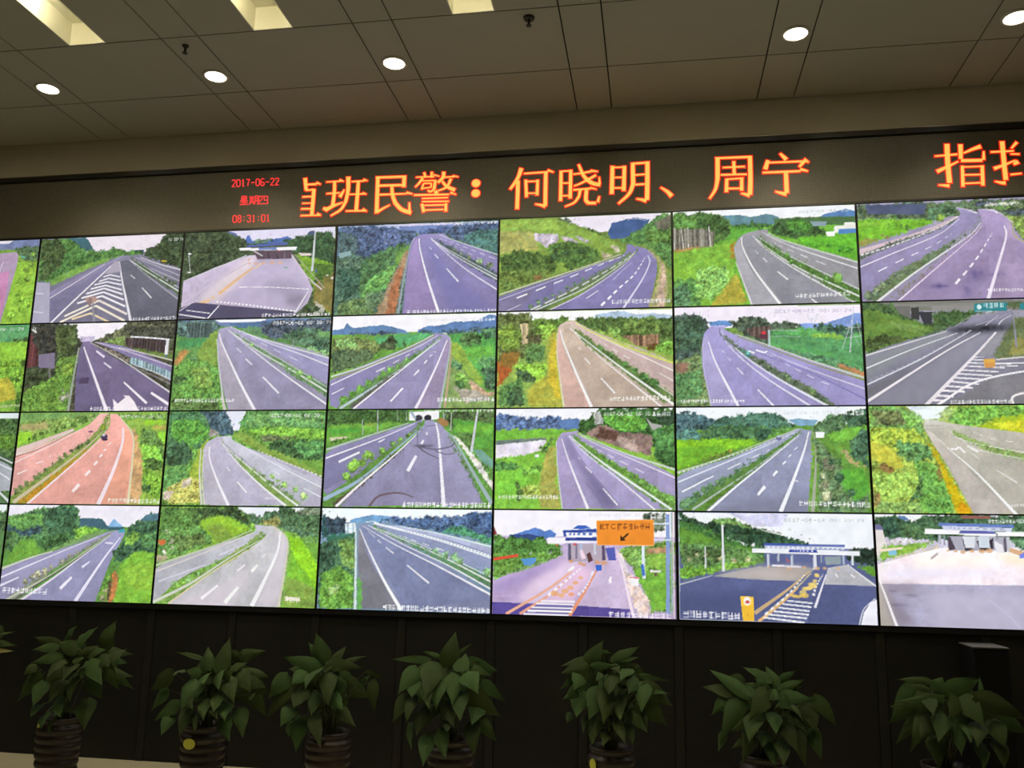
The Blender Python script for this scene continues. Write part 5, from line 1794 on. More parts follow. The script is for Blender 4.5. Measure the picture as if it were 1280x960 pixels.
('circle', [(0.0233, 0.0253, [(1.2959, 3.5179), (1.2928, 3.3895)]), (0.0233, 0.0121, [(1.2928, 3.3895), (1.2787, 3.325), (1.245, 3.2698)]), (0.0121, 0.0142, [(1.2834, 3.5186), (1.488, 3.5151)]), (0.0233, 0.0253, [(1.4807, 3.5209), (1.4788, 3.3796), (1.4734, 3.2828)]), (0.0233, 0.0091, [(1.4708, 3.2776), (1.4464, 3.2868), (1.4244, 3.2933)]), (0.0101, 0.0111, [(1.3245, 3.4576), (1.449, 3.4573)]), (0.0182, 0.0182, [(1.3879, 3.4934), (1.3882, 3.4143)]), (0.0111, 0.0111, [(1.3109, 3.413), (1.4599, 3.4088)]), (0.0182, 0.0202, [(1.3451, 3.3867), (1.3405, 3.3056)]), (0.0101, 0.0101, [(1.3426, 3.3841), (1.4395, 3.386)]), (0.0182, 0.0192, [(1.4296, 3.3877), (1.4273, 3.3094)]), (0.0111, 0.0111, [(1.3485, 3.3258), (1.4277, 3.3239)])]),
('calm', [(0.0121, 0.0253, [(1.6513, 3.5274), (1.6841, 3.4875)]), (0.0202, 0.0253, [(1.581, 3.4879), (1.5644, 3.4346)]), (0.0101, 0.0111, [(1.5855, 3.4741), (1.7762, 3.4715)]), (0.0233, 0.0101, [(1.7815, 3.482), (1.8075, 3.4643)]), (0.0233, 0.0131, [(1.781, 3.4712), (1.7553, 3.4376)]), (0.0121, 0.0131, [(1.549, 3.4138), (1.7592, 3.412)]), (0.0182, 0.0101, [(1.7597, 3.4239), (1.8003, 3.4098)]), (0.0233, 0.0243, [(1.6786, 3.4067), (1.6788, 3.2833)]), (0.0253, 0.0081, [(1.6761, 3.2754), (1.652, 3.282), (1.6159, 3.2945)])]),
('finger', [(0.0264, 0.0264, [(2.5601, 3.5304), (2.5568, 3.4243), (2.5581, 3.2987)]), (0.02, 0.0064, [(2.5549, 3.281), (2.5315, 3.2844), (2.5002, 3.2883)]), (0.0088, 0.012, [(2.4919, 3.4619), (2.6111, 3.4663)]), (0.0224, 0.008, [(2.4976, 3.3691), (2.5589, 3.3972), (2.6121, 3.4234)]), (0.024, 0.02, [(2.631, 3.5239), (2.6269, 3.4383)]), (0.0176, 0.0176, [(2.6281, 3.427), (2.7377, 3.423)]), (0.016, 0.0088, [(2.7458, 3.4271), (2.7495, 3.4762)]), (0.0088, 0.0224, [(2.643, 3.4712), (2.6958, 3.4929), (2.736, 3.5063)]), (0.016, 0.0184, [(2.6317, 3.3954), (2.6269, 3.2728)]), (0.008, 0.008, [(2.6293, 3.3888), (2.7428, 3.387)]), (0.0184, 0.0184, [(2.7354, 3.3918), (2.7305, 3.2741)]), (0.0088, 0.0088, [(2.6377, 3.3413), (2.7236, 3.3389)]), (0.0088, 0.0088, [(2.638, 3.2909), (2.72, 3.2902)])]),
('wave', [(0.024, 0.024, [(2.8492, 3.5287), (2.8495, 3.4078), (2.8508, 3.3011)]), (0.0224, 0.0064, [(2.8474, 3.2836), (2.8282, 3.2846), (2.7942, 3.2952)]), (0.0104, 0.0096, [(2.7861, 3.4696), (2.9048, 3.4693)]), (0.02, 0.0072, [(2.7961, 3.3706), (2.8519, 3.3898), (2.908, 3.4134)]), (0.0096, 0.016, [(2.8944, 3.4856), (2.9243, 3.5197)]), (0.008, 0.0096, [(2.8879, 3.4524), (2.9321, 3.4485)]), (0.024, 0.016, [(2.9227, 3.4036), (2.8985, 3.3916)]), (0.0104, 0.0088, [(2.8782, 3.3306), (2.9344, 3.3342)])]),
]
SIGN_CLOCK = [
('date', [(0.0072, 0.0072, [(-1.7566, 3.5355), (-1.7513, 3.5432), (-1.7395, 3.5431), (-1.733, 3.5353), (-1.7324, 3.5275), (-1.7534, 3.4969), (-1.7299, 3.4967)]), (0.0072, 0.0072, [(-1.7181, 3.5428), (-1.7063, 3.5427), (-1.6998, 3.5349), (-1.6974, 3.504), (-1.7027, 3.4964), (-1.7144, 3.4965), (-1.7209, 3.5043), (-1.7234, 3.5352), (-1.7181, 3.5428)]), (0.0072, 0.0072, [(-1.6843, 3.5347), (-1.6791, 3.5424), (-1.6754, 3.4961)]), (0.0072, 0.0072, [(-1.6813, 3.4962), (-1.6696, 3.4961)]), (0.0072, 0.0072, [(-1.6577, 3.5421), (-1.6343, 3.5419), (-1.6442, 3.5189), (-1.6442, 3.4958)]), (0.0072, 0.0072, [(-1.6229, 3.5186), (-1.5995, 3.5184)]), (0.0072, 0.0072, [(-1.5858, 3.5413), (-1.5742, 3.5412), (-1.5678, 3.5334), (-1.5655, 3.5027), (-1.5707, 3.495), (-1.5824, 3.4952), (-1.5888, 3.5029), (-1.5911, 3.5337), (-1.5858, 3.5413)]), (0.0072, 0.0072, [(-1.5352, 3.5369), (-1.5413, 3.5408), (-1.5529, 3.5409), (-1.5576, 3.5256), (-1.5559, 3.5026), (-1.5495, 3.4948), (-1.5379, 3.4947), (-1.5327, 3.5023), (-1.5332, 3.51), (-1.5396, 3.5177), (-1.5571, 3.5179)]), (0.0072, 0.0072, [(-1.5242, 3.5176), (-1.501, 3.5173)]), (0.0072, 0.0072, [(-1.4926, 3.5325), (-1.4873, 3.5402), (-1.4757, 3.54), (-1.4694, 3.5323), (-1.4688, 3.5246), (-1.4898, 3.4942), (-1.4666, 3.494)]), (0.0072, 0.0072, [(-1.4599, 3.5322), (-1.4546, 3.5398), (-1.443, 3.5396), (-1.4367, 3.5319), (-1.4362, 3.5243), (-1.4572, 3.4939), (-1.434, 3.4937)])]),
('weekday', [(0.0072, 0.0072, [(-1.6801, 3.428), (-1.6479, 3.4273), (-1.6463, 3.407), (-1.6785, 3.4078), (-1.6801, 3.428)]), (0.0072, 0.0072, [(-1.6793, 3.4179), (-1.6471, 3.4172)]), (0.0072, 0.0072, [(-1.6782, 3.4041), (-1.6879, 3.3914)]), (0.0072, 0.0072, [(-1.6817, 3.3977), (-1.6375, 3.3967)]), (0.0072, 0.0072, [(-1.6794, 3.3857), (-1.6393, 3.3848)]), (0.0072, 0.0072, [(-1.6623, 3.4056), (-1.6597, 3.3725)]), (0.0072, 0.0072, [(-1.6891, 3.3731), (-1.6303, 3.3718)]), (0.0072, 0.0072, [(-1.6273, 3.4176), (-1.5952, 3.4169)]), (0.0072, 0.0072, [(-1.62, 3.4266), (-1.6169, 3.3862)]), (0.0072, 0.0072, [(-1.6039, 3.4263), (-1.6008, 3.3858)]), (0.0072, 0.0072, [(-1.6185, 3.4073), (-1.6024, 3.4069)]), (0.0072, 0.0072, [(-1.6177, 3.3972), (-1.6017, 3.3968)]), (0.0072, 0.0072, [(-1.6249, 3.3864), (-1.5915, 3.3856)]), (0.0072, 0.0072, [(-1.614, 3.3843), (-1.6224, 3.3716)]), (0.0072, 0.0072, [(-1.6034, 3.384), (-1.5917, 3.371)]), (0.0072, 0.0072, [(-1.5879, 3.4259), (-1.5851, 3.3891), (-1.5891, 3.3709)]), (0.0072, 0.0072, [(-1.5879, 3.4259), (-1.5692, 3.4254), (-1.5651, 3.3704), (-1.5717, 3.3705)]), (0.0072, 0.0072, [(-1.5866, 3.4093), (-1.568, 3.4089)]), (0.0072, 0.0072, [(-1.5855, 3.3937), (-1.5668, 3.3933)]), (0.0072, 0.0072, [(-1.5624, 3.4216), (-1.5039, 3.4202), (-1.5003, 3.3708), (-1.5587, 3.3721), (-1.5624, 3.4216)]), (0.0072, 0.0072, [(-1.5411, 3.4211), (-1.541, 3.4009), (-1.5508, 3.3902)]), (0.0072, 0.0072, [(-1.5265, 3.4208), (-1.5245, 3.3942), (-1.5099, 3.3938)])]),
('time', [(0.0072, 0.0072, [(-1.7244, 3.2998), (-1.7129, 3.2996), (-1.7065, 3.2919), (-1.7041, 3.2616), (-1.7092, 3.2541), (-1.7207, 3.2542), (-1.7271, 3.2619), (-1.7296, 3.2923), (-1.7244, 3.2998)]), (0.0072, 0.0072, [(-1.6919, 3.2993), (-1.6804, 3.2991), (-1.674, 3.2914), (-1.6786, 3.2763), (-1.6901, 3.2765), (-1.697, 3.2918), (-1.6919, 3.2993)]), (0.0072, 0.0072, [(-1.6901, 3.2765), (-1.6786, 3.2763), (-1.6719, 3.2649), (-1.6768, 3.2536), (-1.6883, 3.2538), (-1.6949, 3.2652), (-1.6901, 3.2765)]), (0.0072, 0.0072, [(-1.6557, 3.2873), (-1.6499, 3.2872)]), (0.0072, 0.0072, [(-1.6539, 3.2646), (-1.6481, 3.2645)]), (0.0072, 0.0072, [(-1.6325, 3.2945), (-1.627, 3.2982), (-1.6155, 3.298), (-1.6092, 3.2904), (-1.614, 3.2776), (-1.6225, 3.277)]), (0.0072, 0.0072, [(-1.6139, 3.2768), (-1.6075, 3.2676), (-1.6069, 3.2601), (-1.612, 3.2526), (-1.6235, 3.2528), (-1.6298, 3.2604)]), (0.0072, 0.0072, [(-1.5941, 3.2901), (-1.5889, 3.2976), (-1.5855, 3.2522)]), (0.0072, 0.0072, [(-1.5912, 3.2523), (-1.5798, 3.2521)]), (0.0072, 0.0072, [(-1.5587, 3.2858), (-1.553, 3.2857)]), (0.0072, 0.0072, [(-1.557, 3.2631), (-1.5513, 3.263)]), (0.0072, 0.0072, [(-1.5302, 3.2966), (-1.5187, 3.2965), (-1.5125, 3.2888), (-1.5103, 3.2586), (-1.5154, 3.2512), (-1.5268, 3.2513), (-1.5331, 3.259), (-1.5353, 3.2892), (-1.5302, 3.2966)]), (0.0072, 0.0072, [(-1.4974, 3.2886), (-1.4923, 3.296), (-1.489, 3.2508)]), (0.0072, 0.0072, [(-1.4947, 3.2509), (-1.4833, 3.2507)])]),
]
PLANTS = [
(-2.18, [(-2.195, -0.55, 0.723, -2.144, -0.55, 0.798, 0.042), (-2.115, -0.579, 0.696, -2.027, -0.55, 0.789, 0.063), (-1.96, -0.566, 0.7, -1.916, -0.55, 0.829, 0.08), (-2.231, -0.574, 0.699, -2.379, -0.55, 0.729, 0.051), (-2.225, -0.592, 0.685, -2.331, -0.628, 0.673, 0.042), (-2.104, -0.593, 0.678, -2.229, -0.566, 0.711, 0.067), (-2.021, -0.604, 0.662, -1.928, -0.598, 0.684, 0.058), (-1.894, -0.615, 0.644, -1.836, -0.565, 0.688, 0.054), (-2.051, -0.613, 0.662, -1.952, -0.591, 0.695, 0.05), (-2.171, -0.634, 0.644, -2.289, -0.684, 0.614, 0.049), (-2.119, -0.69, 0.628, -2.11, -0.789, 0.572, 0.068), (-1.97, -0.658, 0.622, -1.862, -0.711, 0.533, 0.076), (-1.933, -0.624, 0.651, -1.834, -0.7, 0.609, 0.064), (-1.888, -0.627, 0.582, -1.831, -0.596, 0.49, 0.045), (-2.293, -0.646, 0.593, -2.334, -0.67, 0.555, 0.049), (-2.275, -0.637, 0.545, -2.369, -0.637, 0.423, 0.082), (-2.224, -0.662, 0.511, -2.211, -0.734, 0.414, 0.068), (-2.039, -0.686, 0.608, -2.014, -0.798, 0.554, 0.071), (-2.102, -0.671, 0.525, -2.106, -0.761, 0.446, 0.076), (-2.035, -0.68, 0.545, -1.975, -0.787, 0.464, 0.059), (-2.114, -0.677, 0.44, -2.016, -0.783, 0.378, 0.067), (-1.981, -0.642, 0.429, -1.929, -0.718, 0.318, 0.091), (-2.226, -0.666, 0.403, -2.215, -0.738, 0.361, 0.048), (-2.184, -0.667, 0.366, -2.137, -0.758, 0.323, 0.063), (-2.141, -0.66, 0.344, -2.086, -0.75, 0.287, 0.059), (-2.077, -0.65, 0.414, -1.983, -0.728, 0.393, 0.048), (-2.004, -0.682, 0.601, -1.956, -0.796, 0.571, 0.055)]),
(-1.369, [(-1.343, -0.614, 0.621, -1.384, -0.55, 0.712, 0.066), (-1.277, -0.614, 0.624, -1.268, -0.55, 0.761, 0.081), (-1.206, -0.551, 0.67, -1.07, -0.55, 0.705, 0.058), (-1.411, -0.569, 0.657, -1.558, -0.55, 0.68, 0.023), (-1.21, -0.618, 0.619, -1.143, -0.595, 0.648, 0.038), (-1.123, -0.595, 0.605, -1.025, -0.586, 0.586, 0.042), (-1.116, -0.637, 0.568, -1.026, -0.601, 0.538, 0.056), (-1.095, -0.606, 0.528, -1.015, -0.595, 0.505, 0.045), (-1.524, -0.649, 0.582, -1.651, -0.603, 0.497, 0.077), (-1.458, -0.639, 0.605, -1.459, -0.737, 0.596, 0.045), (-1.378, -0.634, 0.593, -1.432, -0.673, 0.611, 0.045), (-1.556, -0.624, 0.497, -1.624, -0.62, 0.406, 0.069), (-1.481, -0.644, 0.438, -1.584, -0.651, 0.363, 0.072), (-1.497, -0.664, 0.384, -1.501, -0.727, 0.31, 0.059), (-1.373, -0.666, 0.547, -1.398, -0.746, 0.438, 0.088), (-1.405, -0.671, 0.489, -1.329, -0.774, 0.452, 0.073), (-1.406, -0.658, 0.415, -1.4, -0.737, 0.314, 0.062), (-1.342, -0.671, 0.413, -1.306, -0.768, 0.338, 0.051), (-1.32, -0.65, 0.59, -1.291, -0.76, 0.564, 0.066), (-1.264, -0.636, 0.598, -1.208, -0.751, 0.545, 0.066), (-1.2, -0.662, 0.568, -1.127, -0.738, 0.48, 0.07), (-1.159, -0.62, 0.6, -1.078, -0.677, 0.529, 0.082), (-1.232, -0.682, 0.505, -1.199, -0.796, 0.441, 0.065), (-1.206, -0.668, 0.384, -1.134, -0.751, 0.309, 0.072), (-1.13, -0.651, 0.427, -1.081, -0.717, 0.319, 0.066), (-1.2, -0.674, 0.456, -1.152, -0.776, 0.405, 0.065), (-1.255, -0.689, 0.442, -1.18, -0.799, 0.415, 0.05), (-1.311, -0.678, 0.466, -1.257, -0.783, 0.402, 0.058), (-1.247, -0.552, 0.669, -1.201, -0.55, 0.7, 0.054), (-1.219, -0.673, 0.583, -1.17, -0.682, 0.622, 0.052), (-1.089, -0.615, 0.501, -1.067, -0.684, 0.484, 0.037)]),
(-0.703, [(-0.742, -0.581, 0.676, -0.802, -0.55, 0.802, 0.084), (-0.762, -0.57, 0.681, -0.839, -0.55, 0.753, 0.046), (-0.682, -0.592, 0.665, -0.639, -0.55, 0.742, 0.045), (-0.636, -0.588, 0.659, -0.526, -0.55, 0.699, 0.03), (-0.693, -0.604, 0.659, -0.52, -0.632, 0.655, 0.055), (-0.764, -0.619, 0.644, -0.952, -0.577, 0.682, 0.068), (-0.848, -0.624, 0.627, -0.888, -0.662, 0.637, 0.037), (-0.815, -0.626, 0.621, -0.847, -0.71, 0.575, 0.08), (-0.903, -0.657, 0.593, -0.98, -0.663, 0.499, 0.081), (-0.737, -0.647, 0.634, -0.741, -0.799, 0.571, 0.071), (-0.693, -0.638, 0.613, -0.649, -0.735, 0.49, 0.076), (-0.873, -0.664, 0.546, -0.989, -0.653, 0.398, 0.067), (-0.811, -0.661, 0.534, -0.82, -0.739, 0.469, 0.079), (-0.742, -0.655, 0.515, -0.727, -0.74, 0.439, 0.058), (-0.649, -0.658, 0.519, -0.569, -0.733, 0.469, 0.05), (-0.609, -0.673, 0.454, -0.509, -0.735, 0.401, 0.053), (-0.856, -0.67, 0.456, -0.88, -0.737, 0.384, 0.072), (-0.816, -0.646, 0.398, -0.799, -0.722, 0.269, 0.079), (-0.736, -0.675, 0.421, -0.659, -0.778, 0.311, 0.06), (-0.873, -0.638, 0.38, -0.851, -0.707, 0.332, 0.043), (-0.519, -0.642, 0.564, -0.58, -0.757, 0.623, 0.025), (-0.518, -0.627, 0.584, -0.478, -0.637, 0.618, 0.029), (-0.498, -0.601, 0.63, -0.421, -0.597, 0.604, 0.026), (-0.47, -0.607, 0.576, -0.452, -0.621, 0.449, 0.051)]),
(-0.082, [(-0.098, -0.594, 0.687, -0.075, -0.55, 0.826, 0.082), (-0.151, -0.568, 0.711, -0.24, -0.55, 0.734, 0.022), (-0.216, -0.58, 0.695, -0.388, -0.58, 0.693, 0.033), (-0.063, -0.553, 0.719, 0.006, -0.55, 0.778, 0.022), (-0.031, -0.622, 0.665, -0.019, -0.55, 0.731, 0.07), (0.006, -0.591, 0.677, 0.058, -0.59, 0.696, 0.026), (0.031, -0.603, 0.665, 0.125, -0.645, 0.643, 0.036), (-0.254, -0.627, 0.65, -0.313, -0.695, 0.553, 0.079), (-0.166, -0.622, 0.667, -0.16, -0.77, 0.551, 0.091), (-0.126, -0.656, 0.61, -0.115, -0.742, 0.501, 0.077), (-0.055, -0.642, 0.632, -0.039, -0.73, 0.523, 0.077), (0.013, -0.654, 0.643, 0.085, -0.748, 0.578, 0.084), (0.09, -0.63, 0.602, 0.184, -0.593, 0.521, 0.05), (-0.285, -0.662, 0.529, -0.331, -0.703, 0.421, 0.061), (-0.245, -0.671, 0.525, -0.25, -0.756, 0.431, 0.053), (-0.194, -0.66, 0.478, -0.205, -0.742, 0.377, 0.063), (-0.26, -0.653, 0.398, -0.228, -0.74, 0.312, 0.035), (0.038, -0.655, 0.548, 0.163, -0.612, 0.458, 0.086), (-0.017, -0.671, 0.555, 0.007, -0.769, 0.458, 0.076), (0.067, -0.649, 0.494, 0.06, -0.744, 0.437, 0.07), (0.082, -0.642, 0.433, 0.156, -0.638, 0.348, 0.053), (0.042, -0.658, 0.413, 0.073, -0.738, 0.305, 0.069), (-0.168, -0.686, 0.355, -0.154, -0.795, 0.259, 0.065), (-0.107, -0.671, 0.382, -0.058, -0.769, 0.291, 0.066), (-0.059, -0.666, 0.437, -0.056, -0.763, 0.402, 0.063), (-0.179, -0.676, 0.597, -0.141, -0.781, 0.507, 0.063), (-0.084, -0.659, 0.503, -0.026, -0.744, 0.419, 0.063), (-0.246, -0.65, 0.591, -0.237, -0.727, 0.541, 0.064)]),
(0.693, [(0.591, -0.583, 0.711, 0.654, -0.55, 0.811, 0.068), (0.657, -0.55, 0.762, 0.711, -0.55, 0.754, 0.02), (0.712, -0.561, 0.726, 0.826, -0.55, 0.791, 0.051), (0.739, -0.564, 0.721, 0.823, -0.55, 0.742, 0.027), (0.576, -0.565, 0.721, 0.461, -0.605, 0.696, 0.041), (0.579, -0.593, 0.699, 0.47, -0.652, 0.67, 0.074), (0.521, -0.62, 0.648, 0.465, -0.661, 0.6, 0.033), (0.549, -0.637, 0.658, 0.531, -0.735, 0.608, 0.065), (0.613, -0.594, 0.7, 0.728, -0.624, 0.708, 0.033), (0.699, -0.584, 0.702, 0.743, -0.672, 0.677, 0.04), (0.649, -0.638, 0.668, 0.632, -0.772, 0.654, 0.032), (0.702, -0.645, 0.659, 0.695, -0.767, 0.601, 0.064), (0.78, -0.609, 0.689, 0.746, -0.758, 0.663, 0.052), (0.807, -0.637, 0.655, 0.784, -0.749, 0.608, 0.077), (0.847, -0.661, 0.629, 0.841, -0.756, 0.532, 0.07), (0.86, -0.659, 0.623, 0.978, -0.615, 0.54, 0.072), (0.819, -0.576, 0.706, 0.767, -0.599, 0.71, 0.017), (0.846, -0.61, 0.666, 0.967, -0.61, 0.649, 0.023), (0.872, -0.652, 0.604, 0.969, -0.634, 0.596, 0.02), (0.539, -0.668, 0.585, 0.484, -0.72, 0.566, 0.039), (0.557, -0.647, 0.577, 0.543, -0.718, 0.487, 0.078), (0.644, -0.667, 0.596, 0.605, -0.753, 0.49, 0.09), (0.677, -0.674, 0.586, 0.67, -0.775, 0.479, 0.077), (0.51, -0.638, 0.484, 0.496, -0.697, 0.457, 0.039), (0.577, -0.655, 0.478, 0.575, -0.738, 0.428, 0.032), (0.742, -0.661, 0.568, 0.745, -0.752, 0.488, 0.058), (0.859, -0.646, 0.539, 0.954, -0.649, 0.46, 0.072), (0.794, -0.668, 0.509, 0.859, -0.739, 0.445, 0.051), (0.839, -0.648, 0.501, 0.865, -0.717, 0.435, 0.038), (0.624, -0.662, 0.469, 0.617, -0.751, 0.381, 0.064), (0.717, -0.682, 0.477, 0.768, -0.784, 0.389, 0.044), (0.78, -0.646, 0.455, 0.798, -0.721, 0.378, 0.045), (0.67, -0.673, 0.423, 0.67, -0.773, 0.382, 0.051)]),
(1.391, [(1.299, -0.67, 0.616, 1.159, -0.564, 0.696, 0.053), (1.242, -0.64, 0.609, 1.12, -0.584, 0.626, 0.05), (1.373, -0.637, 0.632, 1.302, -0.653, 0.66, 0.03), (1.414, -0.606, 0.67, 1.31, -0.55, 0.715, 0.041), (1.447, -0.618, 0.65, 1.413, -0.55, 0.722, 0.05), (1.405, -0.624, 0.643, 1.353, -0.624, 0.676, 0.037), (1.474, -0.596, 0.671, 1.544, -0.551, 0.709, 0.034), (1.466, -0.649, 0.637, 1.57, -0.623, 0.679, 0.036), (1.503, -0.631, 0.631, 1.553, -0.655, 0.654, 0.024), (1.23, -0.637, 0.591, 1.156, -0.643, 0.513, 0.052), (1.288, -0.652, 0.596, 1.192, -0.684, 0.408, 0.078), (1.208, -0.644, 0.435, 1.179, -0.696, 0.37, 0.036), (1.394, -0.663, 0.619, 1.311, -0.753, 0.517, 0.077), (1.342, -0.682, 0.528, 1.306, -0.783, 0.433, 0.076), (1.418, -0.651, 0.619, 1.447, -0.741, 0.605, 0.047), (1.463, -0.662, 0.611, 1.6, -0.706, 0.606, 0.053), (1.496, -0.672, 0.585, 1.538, -0.755, 0.528, 0.029), (1.615, -0.651, 0.598, 1.7, -0.628, 0.49, 0.06), (1.425, -0.668, 0.53, 1.422, -0.765, 0.469, 0.064), (1.58, -0.641, 0.566, 1.601, -0.7, 0.476, 0.071), (1.594, -0.634, 0.463, 1.621, -0.683, 0.357, 0.059), (1.464, -0.67, 0.498, 1.51, -0.756, 0.394, 0.07), (1.528, -0.649, 0.452, 1.547, -0.721, 0.334, 0.058), (1.293, -0.672, 0.41, 1.234, -0.745, 0.394, 0.035), (1.316, -0.678, 0.447, 1.276, -0.77, 0.341, 0.058), (1.388, -0.656, 0.446, 1.366, -0.742, 0.406, 0.059), (1.409, -0.661, 0.397, 1.413, -0.752, 0.328, 0.058), (1.453, -0.683, 0.421, 1.448, -0.79, 0.344, 0.063), (1.496, -0.672, 0.596, 1.424, -0.78, 0.582, 0.058)]),
(2.169, [(2.107, -0.604, 0.692, 1.975, -0.615, 0.697, 0.03), (2.135, -0.637, 0.658, 2.171, -0.601, 0.711, 0.072), (2.094, -0.623, 0.66, 1.988, -0.646, 0.67, 0.03), (2.132, -0.66, 0.628, 1.949, -0.678, 0.609, 0.035), (2.178, -0.658, 0.657, 2.321, -0.604, 0.712, 0.077), (2.318, -0.63, 0.654, 2.33, -0.585, 0.715, 0.018), (2.044, -0.65, 0.6, 1.932, -0.66, 0.529, 0.041), (2.012, -0.645, 0.586, 1.925, -0.653, 0.584, 0.03), (2.207, -0.667, 0.632, 2.141, -0.763, 0.568, 0.068), (2.229, -0.665, 0.633, 2.284, -0.74, 0.538, 0.085), (2.302, -0.675, 0.637, 2.494, -0.603, 0.551, 0.076), (2.399, -0.625, 0.545, 2.504, -0.591, 0.488, 0.058), (2.056, -0.639, 0.554, 1.944, -0.656, 0.429, 0.053), (2.056, -0.678, 0.549, 1.974, -0.748, 0.417, 0.057), (2.088, -0.681, 0.551, 2.015, -0.771, 0.477, 0.063), (2.129, -0.69, 0.555, 2.08, -0.802, 0.476, 0.073), (2.2, -0.667, 0.543, 2.178, -0.763, 0.42, 0.068), (2.347, -0.665, 0.539, 2.366, -0.728, 0.454, 0.074), (2.282, -0.679, 0.527, 2.236, -0.789, 0.46, 0.067), (2.111, -0.655, 0.459, 2.09, -0.742, 0.357, 0.074), (2.278, -0.673, 0.449, 2.261, -0.769, 0.367, 0.062), (2.36, -0.657, 0.461, 2.353, -0.732, 0.369, 0.068), (2.085, -0.671, 0.633, 2.074, -0.775, 0.578, 0.057), (2.231, -0.669, 0.523, 2.219, -0.764, 0.475, 0.056)]),
(-2.759, [(-2.575, -0.575, 0.745, -2.688, -0.55, 0.789, 0.06), (-2.562, -0.619, 0.701, -2.459, -0.587, 0.689, 0.032), (-2.591, -0.599, 0.722, -2.5, -0.558, 0.756, 0.019), (-2.555, -0.631, 0.658, -2.471, -0.589, 0.659, 0.022), (-2.626, -0.623, 0.715, -2.661, -0.55, 0.798, 0.06), (-2.676, -0.621, 0.713, -2.822, -0.582, 0.763, 0.06), (-2.596, -0.676, 0.681, -2.517, -0.622, 0.735, 0.034), (-2.652, -0.648, 0.644, -2.532, -0.713, 0.584, 0.074), (-2.632, -0.686, 0.601, -2.586, -0.801, 0.524, 0.072), (-2.585, -0.668, 0.561, -2.465, -0.729, 0.456, 0.073), (-2.679, -0.689, 0.68, -2.688, -0.79, 0.65, 0.065), (-2.62, -0.684, 0.506, -2.503, -0.784, 0.417, 0.072), (-2.55, -0.668, 0.506, -2.448, -0.725, 0.441, 0.065)]),
]
# ---------------------------------------------------------------- monitors of the video wall
LABELS = {
 (0, -1): 'top-row monitor cut by the left edge, pink road and yellow-green verge',
 (0, 0): 'monitor showing a road with white chevron hatching where two carriageways split',
 (0, 1): 'top-row monitor showing a pale toll plaza forecourt between dark trees',
 (0, 2): 'top-row monitor showing a violet road with blue-tinted woods and a red earth strip',
 (0, 3): 'top-row monitor showing a curving highway below a slope with white rocks',
 (0, 4): 'top-row monitor showing a grey highway past tall bare trunks and a white building',
 (0, 5): 'top right monitor showing a lavender highway curving right past a green field',
 (1, -1): 'second-row monitor cut by the left edge, only green slope visible',
 (1, 0): 'monitor showing a dark purple road, blank board and white shape at the bottom',
 (1, 1): 'second-row monitor with a straight highway, small orange dirt path at its left',
 (1, 2): 'second-row monitor with a highway toward blue hills, one pointed peak at left',
 (1, 3): 'second-row monitor showing a tan brownish highway between yellow-green woods',
 (1, 4): 'monitor showing a lilac highway, a red roadside sign and a power pylon',
 (1, 5): 'monitor showing a highway junction under a bridge with a teal sign and orange marker',
 (2, -1): 'third-row monitor, a thin sliver at the left edge of the picture',
 (2, 0): 'monitor showing a salmon pink highway with a dark car beside the median',
 (2, 1): 'monitor showing a pale highway curving below a steep dark cliff gap',
 (2, 2): 'monitor showing a road toward a twin tunnel with dark skid marks',
 (2, 3): 'monitor showing a violet road beside a pond and a brown rock cutting',
 (2, 4): 'monitor showing a blue-grey highway with one car and bright green rice field',
 (2, 5): 'right-edge monitor showing a grey road with white arrows through yellow shrubs',
 (3, -1): 'bottom-row monitor just beyond the left edge of the picture',
 (3, 0): 'bottom left monitor, blue-violet road between round dark green trees',
 (3, 1): 'bottom-row monitor showing a pale grey bend with a bright green bank at right',
 (3, 2): 'bottom-row monitor showing a blue slate highway with white rails and bluish forest',
 (3, 3): 'bottom-row monitor showing a toll gate with an orange ETC board',
 (3, 4): 'bottom-row monitor showing a toll plaza over dark asphalt with a yellow marker post',
 (3, 5): 'bottom right monitor showing a pinkish toll forecourt with a white canopy',
}
GX, GZ = 200, 113
IX, IZ = .0065, .004
screen_mat = bpy.data.materials.new('screen_picture')
screen_mat.use_nodes = True
nt = screen_mat.node_tree
pb = nt.nodes['Principled BSDF']
pb.inputs['Base Color'].default_value = (.004, .004, .004, 1)
pb.inputs['Roughness'].default_value = .5
pb.inputs['Specular IOR Level'].default_value = .1
at = nt.nodes.new('ShaderNodeAttribute')
at.attribute_name = 'picture'
nt.links.new(at.outputs['Color'], pb.inputs['Emission Color'])
pb.inputs['Emission Strength'].default_value = 1.0
screen_mat.cycles.emission_sampling = 'NONE'

def housing_mesh():
    bm = bmesh.new()
    g = .0006
    box(bm, g, CW - g, .002, .10, g, CH - g)
    o = [(g, g), (CW - g, g), (CW - g, CH - g), (g, CH - g)]
    i = [(IX, IZ), (CW - IX, IZ), (CW - IX, CH - IZ), (IX, CH - IZ)]
    vo0 = [bm.verts.new((x, .002, z)) for x, z in o]
    vo = [bm.verts.new((x, -.003, z)) for x, z in o]
    vi = [bm.verts.new((x, -.003, z)) for x, z in i]
    vi0 = [bm.verts.new((x, .002, z)) for x, z in i]
    for k in range(4):
        j = (k + 1) % 4
        bm.faces.new((vo0[k], vo0[j], vo[j], vo[k]))
        bm.faces.new((vo[k], vo[j], vi[j], vi[k]))
        bm.faces.new((vi[k], vi[j], vi0[j], vi0[k]))
    me = bpy.data.meshes.new('housing')
    bm.to_mesh(me)
    bm.free()
    me.materials.append(M['bezel'])
    return me

